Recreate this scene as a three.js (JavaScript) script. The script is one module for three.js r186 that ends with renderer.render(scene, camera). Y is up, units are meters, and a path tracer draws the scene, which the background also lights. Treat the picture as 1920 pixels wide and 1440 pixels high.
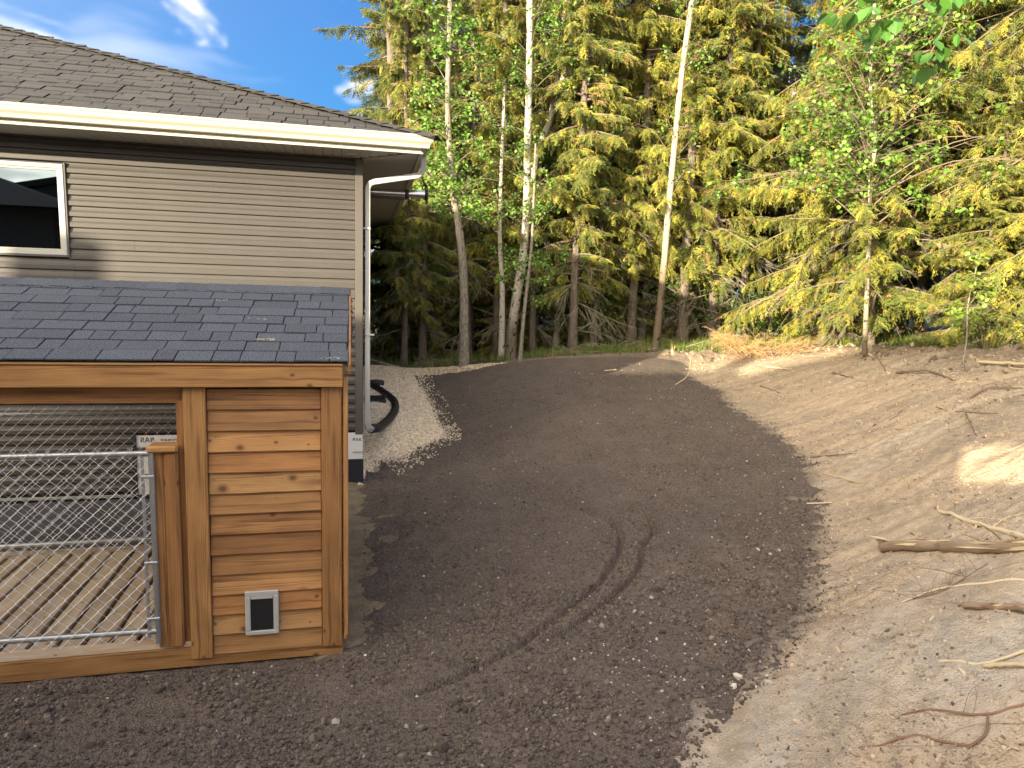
import * as THREE from 'three';
import { mergeGeometries } from 'three/addons/utils/BufferGeometryUtils.js';

// ---------- camera, sky, sun, exposure ----------
const D2R = Math.PI / 180;
const scene = new THREE.Scene();
const camera = new THREE.PerspectiveCamera(58.74, 4 / 3, 0.05, 600);
const EYE = 2.72;
camera.position.set(0, EYE, 0);
camera.rotation.order = 'YXZ';
camera.rotation.set(-7.775 * D2R, -12.457 * D2R, 1.784 * D2R);
scene.add(camera);
const renderer = new THREE.WebGLRenderer({ antialias: true });
renderer.toneMapping = THREE.LinearToneMapping;
renderer.toneMappingExposure = 3.4;
renderer.shadowMap.enabled = true;

const SUN_AZ = 50 * D2R, SUN_EL = 10.5 * D2R;
const sunDir = new THREE.Vector3(-Math.sin(SUN_AZ) * Math.cos(SUN_EL), Math.sin(SUN_EL), Math.cos(SUN_AZ) * Math.cos(SUN_EL));
const sun = new THREE.DirectionalLight(new THREE.Color().setRGB(1.0, 0.87, 0.64), 4.2);
sun.position.copy(sunDir).multiplyScalar(80);
sun.castShadow = true;
Object.assign(sun.shadow.camera, { left: -40, right: 40, top: 30, bottom: -30, near: 1, far: 200 });
sun.shadow.mapSize.set(4096, 4096);
sun.shadow.radius = 1.2;
scene.add(sun, sun.target);

// ---------- random numbers and noise ----------
function rng(seed) { let a = seed >>> 0; return () => { a = (a + 0x6d2b79f5) | 0; let t = Math.imul(a ^ (a >>> 15), 1 | a); t = (t + Math.imul(t ^ (t >>> 7), 61 | t)) ^ t; return ((t ^ (t >>> 14)) >>> 0) / 4294967296; }; }
const PERM = new Uint8Array(512); { const r = rng(77), p = [...Array(256).keys()]; for (let i = 255; i > 0; i--) { const j = (r() * (i + 1)) | 0; [p[i], p[j]] = [p[j], p[i]]; } for (let i = 0; i < 512; i++) PERM[i] = p[i & 255]; }
const GX = [], GY = []; for (let i = 0; i < 256; i++) { GX.push(Math.cos(i * 2.399963)); GY.push(Math.sin(i * 2.399963)); }
function noise(x, y) { // gradient noise, about -0.7 .. 0.7
  const xi = Math.floor(x), yi = Math.floor(y), fx = x - xi, fy = y - yi, X = xi & 255, Y = yi & 255;
  const u = fx * fx * fx * (fx * (fx * 6 - 15) + 10), v = fy * fy * fy * (fy * (fy * 6 - 15) + 10);
  const a = PERM[PERM[X] + Y], b = PERM[PERM[X + 1] + Y], c = PERM[PERM[X] + ((Y + 1) & 255)], d = PERM[PERM[X + 1] + ((Y + 1) & 255)];
  const n00 = GX[a] * fx + GY[a] * fy, n10 = GX[b] * (fx - 1) + GY[b] * fy, n01 = GX[c] * fx + GY[c] * (fy - 1), n11 = GX[d] * (fx - 1) + GY[d] * (fy - 1);
  return n00 + u * (n10 - n00) + v * (n01 - n00 + u * (n00 - n10 - n01 + n11));
}
function fbm(x, y, oct = 4, gain = 0.5) { let s = 0, a = 1, t = 0; for (let i = 0; i < oct; i++) { s += a * noise(x, y); t += a; a *= gain; x = x * 2.03 + 17.3; y = y * 2.03 - 9.1; } return s / t; }
const clamp = (x, a = 0, b = 1) => Math.min(b, Math.max(a, x));
const smooth = (a, b, x) => { const t = clamp((x - a) / (b - a)); return t * t * (3 - 2 * t); };
const lerp = (a, b, t) => a + (b - a) * t;
const mix3 = (a, b, t) => [lerp(a[0], b[0], t), lerp(a[1], b[1], t), lerp(a[2], b[2], t)];

// ---------- sky: clear evening blue with fair-weather clouds, one float panorama ----------
{
  const W = 2048, Hh = 1024, data = new Float32Array(W * Hh * 4);
  for (let j = 0; j < Hh; j++) {
    const el = ((j + 0.5) / Hh - 0.5) * Math.PI, cy = Math.cos(el), sy = Math.sin(el);
    for (let i = 0; i < W; i++) {
      const ph = ((i + 0.5) / W - 0.5) * 2 * Math.PI, x = Math.cos(ph) * cy, z = Math.sin(ph) * cy, o = (j * W + i) * 4;
      const k = Math.pow(clamp(sy), 0.6);
      let c = mix3([0.022, 0.15, 0.30], [0.010, 0.062, 0.215], smooth(0.1, 0.75, k));
      const sd = x * sunDir.x + sy * sunDir.y + z * sunDir.z, ang = Math.acos(clamp(sd, -1, 1)) / D2R;
      const g = Math.exp(-Math.pow(ang / 30, 1.25)) * 2.3, g2 = Math.exp(-Math.pow(ang / 58, 2)) * 0.95;
      c = [c[0] + g * 1.0 + g2, c[1] + g * 0.80 + g2 * 0.88, c[2] + g * 0.50 + g2 * 0.68];
      if (sy > 0.004) {
        const s = 1 / (sy + 0.12), px = x * s * 1.35 + 3.7, pz = z * s * 1.35 - 1.9;
        const w1 = fbm(px * 0.9 + 5, pz * 0.9, 3) * 0.7;
        const n = fbm(px * 1.15 + w1, pz * 1.3 - w1, 6, 0.52);
        const d = smooth(0.05, 0.23, n) * smooth(0.0, 0.05, sy);
        const thin = smooth(0.06, 0.4, fbm(px * 0.7 - 30, pz * 1.6 + 11 + w1, 5)) * 0.24;
        const core = smooth(0.14, 0.42, n), warm = Math.exp(-ang / 70);
        let cc = mix3([0.40, 0.39, 0.39], [0.27, 0.27, 0.30], core * 0.75);
        cc = [cc[0] + warm * 1.0, cc[1] + warm * 0.86, cc[2] + warm * 0.66];
        c = mix3(c, cc, Math.max(d * 0.95, thin));
      } else if (sy <= 0) c = mix3(c, [0.14, 0.12, 0.10], smooth(0, -0.12, sy));
      data[o] = c[0]; data[o + 1] = c[1]; data[o + 2] = c[2]; data[o + 3] = 1;
    }
  }
  const t = new THREE.DataTexture(data, W, Hh, THREE.RGBAFormat, THREE.FloatType);
  t.mapping = THREE.EquirectangularReflectionMapping; t.magFilter = t.minFilter = THREE.LinearFilter; t.needsUpdate = true;
  scene.background = t; scene.environment = t;
}

// ---------- object helpers ----------
const taken = {};
function numbered(n) { taken[n] = (taken[n] || 0) + 1; return taken[n] === 1 ? n : n + '_' + String(taken[n] - 1).padStart(3, '0'); }
function shade(o) { o.traverse(q => { if (q.isMesh) { q.castShadow = true; q.receiveShadow = true; } }); return o; }
function thing(name, label, category, pos = [0, 0, 0], turn = 0, group) {
  const o = new THREE.Group(); o.name = numbered(name); o.position.set(...pos); o.rotation.y = turn;
  o.userData = { label, category }; if (group) o.userData.group = group; scene.add(o); return o;
}
function single(name, geo, mat, label, category, group) {
  const o = new THREE.Mesh(geo, mat); o.name = numbered(name); o.userData = { label, category }; if (group) o.userData.group = group; scene.add(o); return o;
}
function structure(name, geo, mat, label) { const o = new THREE.Mesh(geo, mat); o.name = numbered(name); o.userData = { kind: 'structure', label }; scene.add(o); return o; }
function part(parent, name, geo, mat, pos, rot) { const o = new THREE.Mesh(geo, mat); o.name = name; if (pos) o.position.set(...pos); if (rot) o.rotation.set(...rot); parent.add(o); return o; }
function partGroup(parent, name, pos, rot) { const o = new THREE.Group(); o.name = name; if (pos) o.position.set(...pos); if (rot) o.rotation.set(...rot); parent.add(o); return o; }
function stuffPart(o) { o.userData.kind = 'stuff'; return o; }
const _m = new THREE.Matrix4(), _q = new THREE.Quaternion(), _e = new THREE.Euler(), _p = new THREE.Vector3(), _s = new THREE.Vector3();
function instances(name, geo, mat, list, parent, colors) {
  const o = new THREE.InstancedMesh(geo, mat, list.length); o.name = name;
  list.forEach((m, i) => o.setMatrixAt(i, m));
  if (colors) colors.forEach((c, i) => o.setColorAt(i, c));
  o.userData.kind = 'stuff'; parent.add(o); return o;
}
const mtx = (x, y, z, rx, ry, rz, sx, sy = sx, sz = sx) => new THREE.Matrix4().compose(new THREE.Vector3(x, y, z), new THREE.Quaternion().setFromEuler(new THREE.Euler(rx, ry, rz)), new THREE.Vector3(sx, sy, sz));
const lin = (r, g, b) => new THREE.Color().setRGB(r, g, b);

// ---------- geometry helpers ----------
function fromTris(pos, uv) { const g = new THREE.BufferGeometry(); g.setAttribute('position', new THREE.Float32BufferAttribute(pos, 3)); g.setAttribute('uv', new THREE.Float32BufferAttribute(uv || new Array(pos.length / 3 * 2).fill(0), 2)); g.computeVertexNormals(); return g; }
const boxCache = {};
function cbox(w, h, d, c = 0.003, variant = 0) { // chamfered box; uv in metres, grain along the longest side
  const key = [w.toFixed(3), h.toFixed(3), d.toFixed(3), c, variant].join();
  if (boxCache[key]) return boxCache[key];
  const P = [], U = [], H = [w / 2, h / 2, d / 2], long = w >= h && w >= d ? 0 : h >= d ? 1 : 2, r = rng(variant * 7919 + 13);
  const ou = r() * 7, ov = r() * 5;
  const vert = (s, ax) => [0, 1, 2].map(i => s[i] * (H[i] - (i === ax ? 0 : c)));
  const push = (vs, n) => {
    const a = new THREE.Vector3(...vs[0]), b = new THREE.Vector3(...vs[1]), cc = new THREE.Vector3(...vs[2]);
    const nn = b.clone().sub(a).cross(cc.clone().sub(a)); if (nn.dot(n) < 0) vs = vs.slice().reverse();
    const ord = vs.length === 4 ? [0, 1, 2, 0, 2, 3] : [0, 1, 2];
    const an = [Math.abs(n.x), Math.abs(n.y), Math.abs(n.z)], ax = an.indexOf(Math.max(...an));
    const other = [0, 1, 2].filter(i => i !== long);
    for (const k of ord) { const v = vs[k]; P.push(...v); const acr = ax === other[0] ? other[1] : other[0]; if (ax === long) U.push(v[other[0]] + ou, v[other[1]] + ov); else U.push(v[long] + ou, v[acr] + (ax === other[0] ? 0.31 : 0) + ov); }
  };
  for (let ax = 0; ax < 3; ax++) for (const s of [-1, 1]) {
    const [i, j] = [0, 1, 2].filter(k => k !== ax), q = [[-1, -1], [1, -1], [1, 1], [-1, 1]].map(([a, b]) => { const v = [0, 0, 0]; v[ax] = s; v[i] = a; v[j] = b; return vert(v, ax); });
    const n = new THREE.Vector3(); n.setComponent(ax, s); push(q, n);
  }
  for (let ax = 0; ax < 3; ax++) { const [i, j] = [0, 1, 2].filter(k => k !== ax); for (const a of [-1, 1]) for (const b of [-1, 1]) {
    const v = (s, w2) => { const q = [0, 0, 0]; q[ax] = s; q[i] = a; q[j] = b; return vert(q, w2); };
    const n = new THREE.Vector3(); n.setComponent(i, a); n.setComponent(j, b * 0.99); push([v(-1, i), v(1, i), v(1, j), v(-1, j)], n);
  } }
  for (const a of [-1, 1]) for (const b of [-1, 1]) for (const e of [-1, 1]) push([vert([a, b, e], 0), vert([a, b, e], 1), vert([a, b, e], 2)], new THREE.Vector3(a, b, e));
  return (boxCache[key] = fromTris(P, U));
}
function tube(pts, rad, sides = 6, cap = true, rough = 0, seed = 1) { // tapered tube through points; uv in metres
  const n = pts.length, V = pts.map(p => p.isVector3 ? p : new THREE.Vector3(...p)), pos = [], uv = [], idx = [];
  const r = rng(seed); let t0 = V[1].clone().sub(V[0]).normalize(), nrm = Math.abs(t0.y) < 0.9 ? new THREE.Vector3(0, 1, 0) : new THREE.Vector3(1, 0, 0);
  nrm.sub(t0.clone().multiplyScalar(nrm.dot(t0))).normalize(); let len = 0;
  for (let i = 0; i < n; i++) {
    const t = (i === 0 ? V[1].clone().sub(V[0]) : i === n - 1 ? V[n - 1].clone().sub(V[n - 2]) : V[i + 1].clone().sub(V[i - 1])).normalize();
    nrm.sub(t.clone().multiplyScalar(nrm.dot(t))).normalize(); const bi = t.clone().cross(nrm);
    if (i) len += V[i].distanceTo(V[i - 1]);
    const R = typeof rad === 'function' ? rad(i / (n - 1)) : Array.isArray(rad) ? rad[i] : rad;
    for (let k = 0; k <= sides; k++) { const a = k / sides * 2 * Math.PI; const rr = R * (1 + (rough && k < sides ? (r() - 0.5) * rough : 0)); const d = nrm.clone().multiplyScalar(Math.cos(a) * rr).addScaledVector(bi, Math.sin(a) * rr); pos.push(V[i].x + d.x, V[i].y + d.y, V[i].z + d.z); uv.push(k / sides * 2 * Math.PI * Math.max(R, 0.01), len); }
    if (rough) { const b = pos.length - 3, a = b - sides * 3; for (let q = 0; q < 3; q++) pos[b + q] = pos[a + q]; }
  }
  const w = sides + 1;
  for (let i = 0; i < n - 1; i++) for (let k = 0; k < sides; k++) { const a = i * w + k; idx.push(a, a + 1, a + w, a + 1, a + w + 1, a + w); }
  if (cap) for (const [i, f] of [[0, 1], [n - 1, 0]]) { const c0 = pos.length / 3; pos.push(V[i].x, V[i].y, V[i].z); uv.push(0, 0); for (let k = 0; k < sides; k++) f ? idx.push(c0, i * w + k + 1, i * w + k) : idx.push(c0, i * w + k, i * w + k + 1); }
  const g = new THREE.BufferGeometry(); g.setAttribute('position', new THREE.Float32BufferAttribute(pos, 3)); g.setAttribute('uv', new THREE.Float32BufferAttribute(uv, 2)); g.setIndex(idx); g.computeVertexNormals(); return g;
}
function curve(pts, n) { return new THREE.CatmullRomCurve3(pts.map(p => p.isVector3 ? p : new THREE.Vector3(...p)), false, 'centripetal').getPoints(n); }
function extrudeX(profile, x0, x1, s0 = 0, s1 = 0) { // closed (y,z) profile swept along x; s0, s1 shear the ends with z (mitres)
  const P = [], U = [], n = profile.length, pt = (i, e) => { const [y, z] = profile[i]; return [e ? x1 + s1 * z : x0 + s0 * z, y, z]; };
  let acc = 0; for (let i = 0; i < n; i++) { const j = (i + 1) % n, a = pt(i, 0), b = pt(i, 1), c = pt(j, 1), d = pt(j, 0), l = Math.hypot(profile[j][0] - profile[i][0], profile[j][1] - profile[i][1]); P.push(...a, ...b, ...c, ...a, ...c, ...d); U.push(a[0], acc, b[0], acc, c[0], acc + l, a[0], acc, c[0], acc + l, d[0], acc + l); acc += l; }
  const tri = THREE.ShapeUtils.triangulateShape(profile.map(([y, z]) => new THREE.Vector2(z, y)), []);
  for (const e of [0, 1]) for (const t of tri) for (const k of t) { P.push(...pt(k, e)); U.push(profile[k][1], profile[k][0]); }
  return fromTris(P, U);
}

// ---------- textures ----------
const toS = v => { v = clamp(v); return 255 * (v <= 0.0031308 ? 12.92 * v : 1.055 * Math.pow(v, 1 / 2.4) - 0.055); };
function tex(w, h, f, srgb = true, rep) {
  const d = new Uint8Array(w * h * 4);
  for (let j = 0; j < h; j++) for (let i = 0; i < w; i++) { const c = f((i + 0.5) / w, (j + 0.5) / h), o = (j * w + i) * 4; for (let k = 0; k < 3; k++) d[o + k] = srgb ? toS(c[k]) : clamp(c[k]) * 255; d[o + 3] = 255; }
  const t = new THREE.DataTexture(d, w, h, THREE.RGBAFormat); t.wrapS = t.wrapT = THREE.RepeatWrapping; t.magFilter = THREE.LinearFilter; t.minFilter = THREE.LinearMipmapLinearFilter; t.generateMipmaps = true;
  if (srgb) t.colorSpace = THREE.SRGBColorSpace; if (rep) t.repeat.set(...rep); t.needsUpdate = true; return t;
}
const tile = (f) => (u, v, s) => { // blends a noise so that it wraps at the edges
  const a = f(u * s, v * s), b = f((u - 1) * s, v * s), c = f(u * s, (v - 1) * s), d = f((u - 1) * s, (v - 1) * s), x = smooth(0.8, 1, u), y = smooth(0.8, 1, v);
  return lerp(lerp(a, b, x), lerp(c, d, x), y);
};
// stained softwood: grain along u; 2.4 m x 0.6 m
const woodKnots = (() => { const r = rng(5), k = []; for (let i = 0; i < 15; i++) k.push([r() * 2.4, r() * 0.6, 0.004 + r() * r() * 0.022, r()]); return k; })();
function woodAt(u, v, light, dark, knotCol) { // repeats without a seam
  const a = smooth(0.86, 1, u), b = smooth(0.8, 1, v), f = (p, q) => woodOne(p, q, light, dark, knotCol); let c = f(u, v);
  if (a > 0) c = mix3(c, f(u - 1, v), a); if (b > 0) { let d = f(u, v - 1); if (a > 0) d = mix3(d, f(u - 1, v - 1), a); c = mix3(c, d, b); } return c;
}
function woodOne(u, v, light, dark, knotCol) {
  const x = u * 2.4; let y = v * 0.6, kn = 0, ring = 0, pull = 0;
  for (const [kx, ky, kr] of woodKnots) for (const ox of [-2.4, 0, 2.4]) for (const oy of [-0.6, 0, 0.6]) {
    const dx = (x - kx - ox), dy = y - ky - oy; if (Math.abs(dx) > 0.25 || Math.abs(dy) > 0.08) continue;
    const d = Math.hypot(dx * 0.75, dy); pull += Math.sign(dy) * 0.016 * Math.exp(-(dx * dx) / (kr * kr * 18)) * Math.exp(-Math.abs(dy) / 0.03);
    kn = Math.max(kn, smooth(kr * 1.15, kr * 0.8, d)); ring = Math.max(ring, smooth(kr * 2.6, kr, d) * 0.8);
  }
  const yy = y - pull + 0.010 * noise(x * 1.1 + 3, y * 3) + 0.0035 * noise(x * 5, y * 11);
  const cath = Math.abs(((yy / 0.15 + 0.13 * noise(x * 0.35, 4.2)) % 1 + 1) % 1 - 0.5) * 2;
  const rr = cath * cath * 9 + noise(x * 0.8, yy * 9) * 1.6 + x * 1.1 * (1 - cath);
  const band = Math.pow(0.5 + 0.5 * Math.sin(rr * 6.28), 1.7);
  const fine = noise(x * 7, yy * 340) * 0.5 + noise(x * 2.3, yy * 130) * 0.5;
  const blot = fbm(x * 2.6 + 9, y * 5.5, 3) * 0.9;
  const streak = smooth(0.18, 0.5, noise(x * 0.9 + 20, yy * 26)) * 0.45; let t = clamp(0.26 + 0.42 * band + 0.42 * fine - 0.6 * blot + streak);
  let c = mix3(light, dark, t); c = mix3(c, dark, ring * 0.75); return mix3(c, knotCol, kn * 0.9);
}
const T = {};
T.wood = tex(2048, 512, (u, v) => woodAt(u, v, [0.56, 0.30, 0.104], [0.15, 0.062, 0.02], [0.11, 0.05, 0.02]), true, [1 / 2.4, 1 / 0.6]);
T.woodB = tex(2048, 512, (u, v) => { const c = woodAt(u, v, [0.8, 0, 0], [0.35, 0, 0], [0.25, 0, 0]); const q = c[0] * 0.8 + 0.1; return [q, q, q]; }, false, [1 / 2.4, 1 / 0.6]);
T.deck = tex(1024, 512, (u, v) => { const c = woodAt(u * 1.0, v, [0.33, 0.245, 0.165], [0.19, 0.13, 0.082], [0.12, 0.085, 0.055]); const s = fbm(u * 9, v * 6 + 40, 4); return mix3(c, [0.36, 0.30, 0.23], clamp(s * 1.4 + 0.25) * 0.7); }, true, [1 / 2.4, 1 / 0.6]);
const tn = tile((x, y) => fbm(x, y, 4, 0.6)), tn1 = tile((x, y) => noise(x, y));
T.soil = tex(1024, 1024, (u, v) => { const a = tn(u, v, 40), b = tn1(u, v, 190), c = tn(u + 0.3, v, 9), pit = smooth(0.2, 0.42, tn1(u + 0.37, v + 0.1, 110)); const k = (1 + a * 0.8 + b * 0.4 + c * 0.3) * (1 - 0.5 * pit); return [0.8 * k, 0.8 * k * (1 - c * 0.05), 0.8 * k * (1 - c * 0.12)]; }, true, [1 / 1.7, 1 / 1.7]);
T.soilB = tex(1024, 1024, (u, v) => { const a = tn(u, v, 48), b = tn1(u, v, 160), c = Math.abs(tn1(u + 0.2, v, 70)); const q = clamp(0.45 + a * 0.55 + b * 0.25 + c * 0.45); return [q, q, q]; }, false, [1 / 1.7, 1 / 1.7]);
T.sand = tex(1024, 1024, (u, v) => { const a = tn(u, v, 26), b = tn1(u, v, 230), c = tn(u, v + 0.4, 5), sp = smooth(0.36, 0.5, tn1(u + 0.1, v, 90)); const cr = smooth(0.05, 0.0, Math.abs(tn1(u + 0.6, v + 0.2, 34))) * smooth(0.0, 0.25, tn1(u, v, 8)); const k = 1 + a * 0.55 + b * 0.34 + c * 0.2 - sp * 0.35 - cr * 0.3; return [0.8 * k, 0.8 * k, 0.8 * k]; }, true, [1 / 2.3, 1 / 2.3]);
T.sandB = tex(1024, 1024, (u, v) => { const a = tn(u, v, 34), b = tn1(u, v, 200); const q = clamp(0.5 + a * 0.7 + b * 0.3); return [q, q, q]; }, false, [1 / 2.3, 1 / 2.3]);
T.gran = tex(512, 512, (u, v) => { const a = tn1(u, v, 110), b = tn1(u + 0.5, v, 46), c = tn(u, v, 6); const k = 0.6 * (1 + a * 1.0 + b * 0.95 + c * 0.25); return [k, k, k]; }, true, [1 / 0.5, 1 / 0.5]);
T.vinyl = tex(512, 256, (u, v) => { const k = 0.8 + 0.10 * tn1(u, v, 5) + 0.06 * tn(u, v, 22); return [k, k, k * (1 - 0.04 * tn1(u, v, 7))]; }, true, [1 / 1.6, 1 / 0.8]);
T.vinylB = tex(1024, 256, (u, v) => { const q = 0.5 + 0.5 * noise(u * 20, v * 120); return [q, q, q]; }, false, [1 / 0.8, 1 / 0.2]);
T.bark = tex(512, 1024, (u, v) => { const w = tn(u, v, 7) * 0.06, a = tile((x, y) => fbm(x * 3.2, y * 0.9, 4, 0.6))(u, v, 9), p = tile((x, y) => Math.abs(noise(x * 2.6, y * 0.8)))(clamp(u + w, 0, 1), v, 12); const k = 0.75 + a * 0.7 - smooth(0.12, 0.0, p) * 0.45; return [0.75 * k, 0.72 * k, 0.69 * k]; }, true, [1 / 0.8, 1 / 1.6]);
T.barkB = tex(512, 1024, (u, v) => { const a = tile((x, y) => fbm(x * 3.2, y * 0.9, 4, 0.6))(u, v, 9), p = tile((x, y) => Math.abs(noise(x * 2.6, y * 0.8)))(u, v, 12); const q = clamp(0.6 + a * 0.6 - smooth(0.14, 0, p) * 0.5); return [q, q, q]; }, false, [1 / 0.8, 1 / 1.6]);
T.birch = tex(512, 1024, (u, v) => {
  const lent = smooth(0.2, 0.36, tile((x, y) => noise(x * 0.7, y * 7))(u, v, 9)) * smooth(0.0, 0.3, tn1(u, v + 0.3, 6) + 0.15), eye = smooth(0.27, 0.40, tile((x, y) => noise(x * 1.3, y * 2.4))(u, v, 6));
  const g = tn(u, v, 12) * 0.25; let c = mix3([0.66, 0.61, 0.52], [0.45, 0.42, 0.35], clamp(0.25 + g * 1.6)); c = mix3(c, [0.12, 0.105, 0.09], lent * 0.85); return mix3(c, [0.04, 0.036, 0.03], eye);
}, true, [1 / 0.7, 1 / 1.9]);
T.galv = tex(256, 256, (u, v) => { const k = 0.75 + 0.28 * tn(u, v, 12); return [k, k, k]; }, true, [4, 4]);

const std = (c, rough, o = {}) => new THREE.MeshStandardMaterial({ color: lin(...c), roughness: rough, metalness: 0, ...o });
const M = {};
M.wood = [[0.78, 0.74, 0.70], [0.95, 0.95, 0.92], [1.15, 1.13, 1.12], [0.86, 0.80, 0.76], [1.05, 0.93, 0.85], [0.7, 0.63, 0.58], [1.05, 1.1, 1.15]].map(k => std(k, 0.62, { map: T.wood, bumpMap: T.woodB, bumpScale: 0.0012 }));
M.rawWood = std([2.5, 2.6, 2.6], 0.75, { map: T.deck, bumpMap: T.woodB, bumpScale: 0.001 });
M.deck = [1.4, 1.55, 1.7].map(k => std([k * 0.96, k * 1.02, k * 1.04], 0.85, { map: T.deck, bumpMap: T.woodB, bumpScale: 0.002 }));
M.soil = std([1, 1, 1], 1, { map: T.soil, bumpMap: T.soilB, bumpScale: 0.03, vertexColors: true });
M.sand = std([1, 1, 1], 1, { map: T.sand, bumpMap: T.sandB, bumpScale: 0.022, vertexColors: true });
M.gravelBed = std([0.46, 0.37, 0.24], 1, { map: T.sand, bumpMap: T.soilB, bumpScale: 0.02 });
M.fabric = std([0.085, 0.085, 0.085], 0.95, { map: T.soil, bumpMap: T.soilB, bumpScale: 0.006 });
M.siding = [0.97, 1.0, 1.04].map(k => std([0.079 * k, 0.0695 * k, 0.0585 * k], 0.5, { map: T.vinyl, bumpMap: T.vinylB, bumpScale: 0.0004 }));
M.trim = std([0.115, 0.1, 0.084], 0.55, { map: T.vinyl, bumpMap: T.vinylB, bumpScale: 0.0005 });
M.darkTrim = std([0.03, 0.03, 0.033], 0.6);
M.white = std([0.50, 0.47, 0.375], 0.35);
M.whiteCool = std([0.46, 0.455, 0.42], 0.4);
M.soffit = std([0.42, 0.40, 0.35], 0.45);
M.soffitGap = std([0.30, 0.28, 0.24], 0.6);
M.shingle = [[0.128, 0.121, 0.114], [0.104, 0.098, 0.094], [0.148, 0.139, 0.13], [0.116, 0.11, 0.105], [0.136, 0.126, 0.118]].map(c => std(c.map(x => x * 0.58), 0.95, { map: T.gran, bumpMap: T.gran, bumpScale: 0.0015 }));
M.shingleBlue = [[0.086, 0.097, 0.112], [0.077, 0.086, 0.10], [0.094, 0.106, 0.122], [0.082, 0.092, 0.106], [0.09, 0.10, 0.116]].map(c => std(c.map(x => x * 1.45), 0.95, { map: T.gran, bumpMap: T.gran, bumpScale: 0.0015 }));
M.felt = std([0.015, 0.015, 0.016], 1);
M.glass = std([0.15, 0.185, 0.205], 0.012, { metalness: 1 });
M.galv = std([0.58, 0.60, 0.61], 0.38, { metalness: 0.75, map: T.galv });
M.wire = std([0.62, 0.64, 0.65], 0.42, { metalness: 0.6 });
M.steel = std([0.6, 0.6, 0.6], 0.22, { metalness: 1 });
M.black = std([0.022, 0.022, 0.024], 0.5);
M.flap = std([0.02, 0.021, 0.022], 0.3);
M.membrane = std([0.014, 0.015, 0.02], 0.7);
M.spruceBark = std([0.34, 0.28, 0.22], 0.95, { map: T.bark, bumpMap: T.barkB, bumpScale: 0.012 });
M.greyBark = std([0.50, 0.45, 0.36], 0.95, { map: T.bark, bumpMap: T.barkB, bumpScale: 0.008 });
M.birchBark = std([0.74, 0.72, 0.68], 0.8, { map: T.birch, vertexColors: true });
M.aspenBark = std([0.62, 0.585, 0.47], 0.8, { map: T.birch, vertexColors: true });
M.limb = std([0.20, 0.15, 0.105], 0.95);
M.deadTwig = std([0.24, 0.20, 0.15], 0.95);
M.root = [std([0.50, 0.40, 0.24], 0.8), std([0.25, 0.145, 0.085], 0.85), std([0.62, 0.52, 0.33], 0.8), std([0.20, 0.145, 0.10], 0.9)];
M.log = std([0.95, 0.92, 0.86], 0.95, { map: T.deck, bumpMap: T.woodB, bumpScale: 0.012 });
M.needle = std([1, 1, 1], 0.75);
M.leaf = new THREE.MeshPhysicalMaterial({ color: 0xffffff, roughness: 0.55, transmission: 0.16, thickness: 0 });
M.grass = std([1, 1, 1], 0.8);
M.rust = std([0.46, 0.29, 0.13], 0.9);
M.stone = std([1, 1, 1], 0.9);
M.clod = std([1, 1, 1], 1);
// ---------- ground ----------
const CP = [[1.62,-3.2,.12],[2,-3.5,.2],[2.44,-3.7,.28],[2.99,-4.06,.38],[3.62,-4.72,.46],[4.18,-5.43,.54],[4.93,-6.62,.7],[5.32,-7.33,.76],[5.63,-8.53,.88],[5.68,-9.72,.98],[6.1,-10.75,1.08],[6,-11.77,1.18],
[6.62,-13.04,1.35],[5.76,-13.54,1.38],[4.59,-13.59,1.33],[3.47,-13.73,1.25],[2.63,-14.01,1.1],[2.16,-13.89,1],[.9,-14.77,.87],[.12,-15.5,.87],
[7.15,-11.68,1.4],[9.25,-13.07,1.6],[9.28,-11.47,1.75],[8.44,-9.22,1.85],[8.34,-8.13,1.9],[8.22,-7.05,1.9],
[6,-5.95,1.25],[7.1,-5.3,1.75],[5.3,-4.75,1.1],[6.4,-4.1,1.65],[4.1,-3.4,.92],[5.2,-2.7,1.45],[3.1,-2.8,.72],[4.2,-2.1,1.25],[2.7,-2.3,.6],[3,-.5,.8],[5,0,1.6],[7.5,-3,1.95],
[1.18,-6.62,.25],[2.92,-8.48,.6],[3.39,-9.93,.98],[3.2,-5.94,.4],[1.3,-10.52,.45],[.7,-8.67,.25],[.11,-7.11,.12],[.87,-4.81,.08],[2,-4.4,.2],
[-.15,-4.9,.02],[-2.4,-4.9,.02],[-5,-4.9,.02],[-2,-4,0],[.85,-3.5,.03],[-2,-2.5,0],[0,-1,.05],[0,2,.1],[-6,-2,0],[-12,2,0],[-12,-6,.05],
[0,-8.42,.3],[-3,-8.42,.17],[-3,-6.9,.1],[-6,-8.42,.12],[0,-22,.6],[1.15,-12.2,.62],[.95,-13.4,.78],[.05,-9.1,.55],[.1,-10,.74],[.3,-11,.8],[.1,-12.5,.86],
[3,-18,.9],[.5,-20,.6],[-2,-26,.4],[6,-18,1.4],[9,-16,1.6],[12,-14,1.8],[15,-10,2],[12,-6,2.05],[10,-20,1.5],[20,-20,1.8],[0,-30,.3],[20,-35,1.5],[-10,-30,.3],[12,0,2.1],[10,4,2],[14,-3,2.1],[11,-9,1.95],[30,0,2.2],[-30,0,0],[0,30,0],[30,30,1],[-30,30,0],[-30,-30,.2],[40,-20,2],[0,-60,.3],[40,-60,1.5],[-40,-60,.3]];
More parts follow.
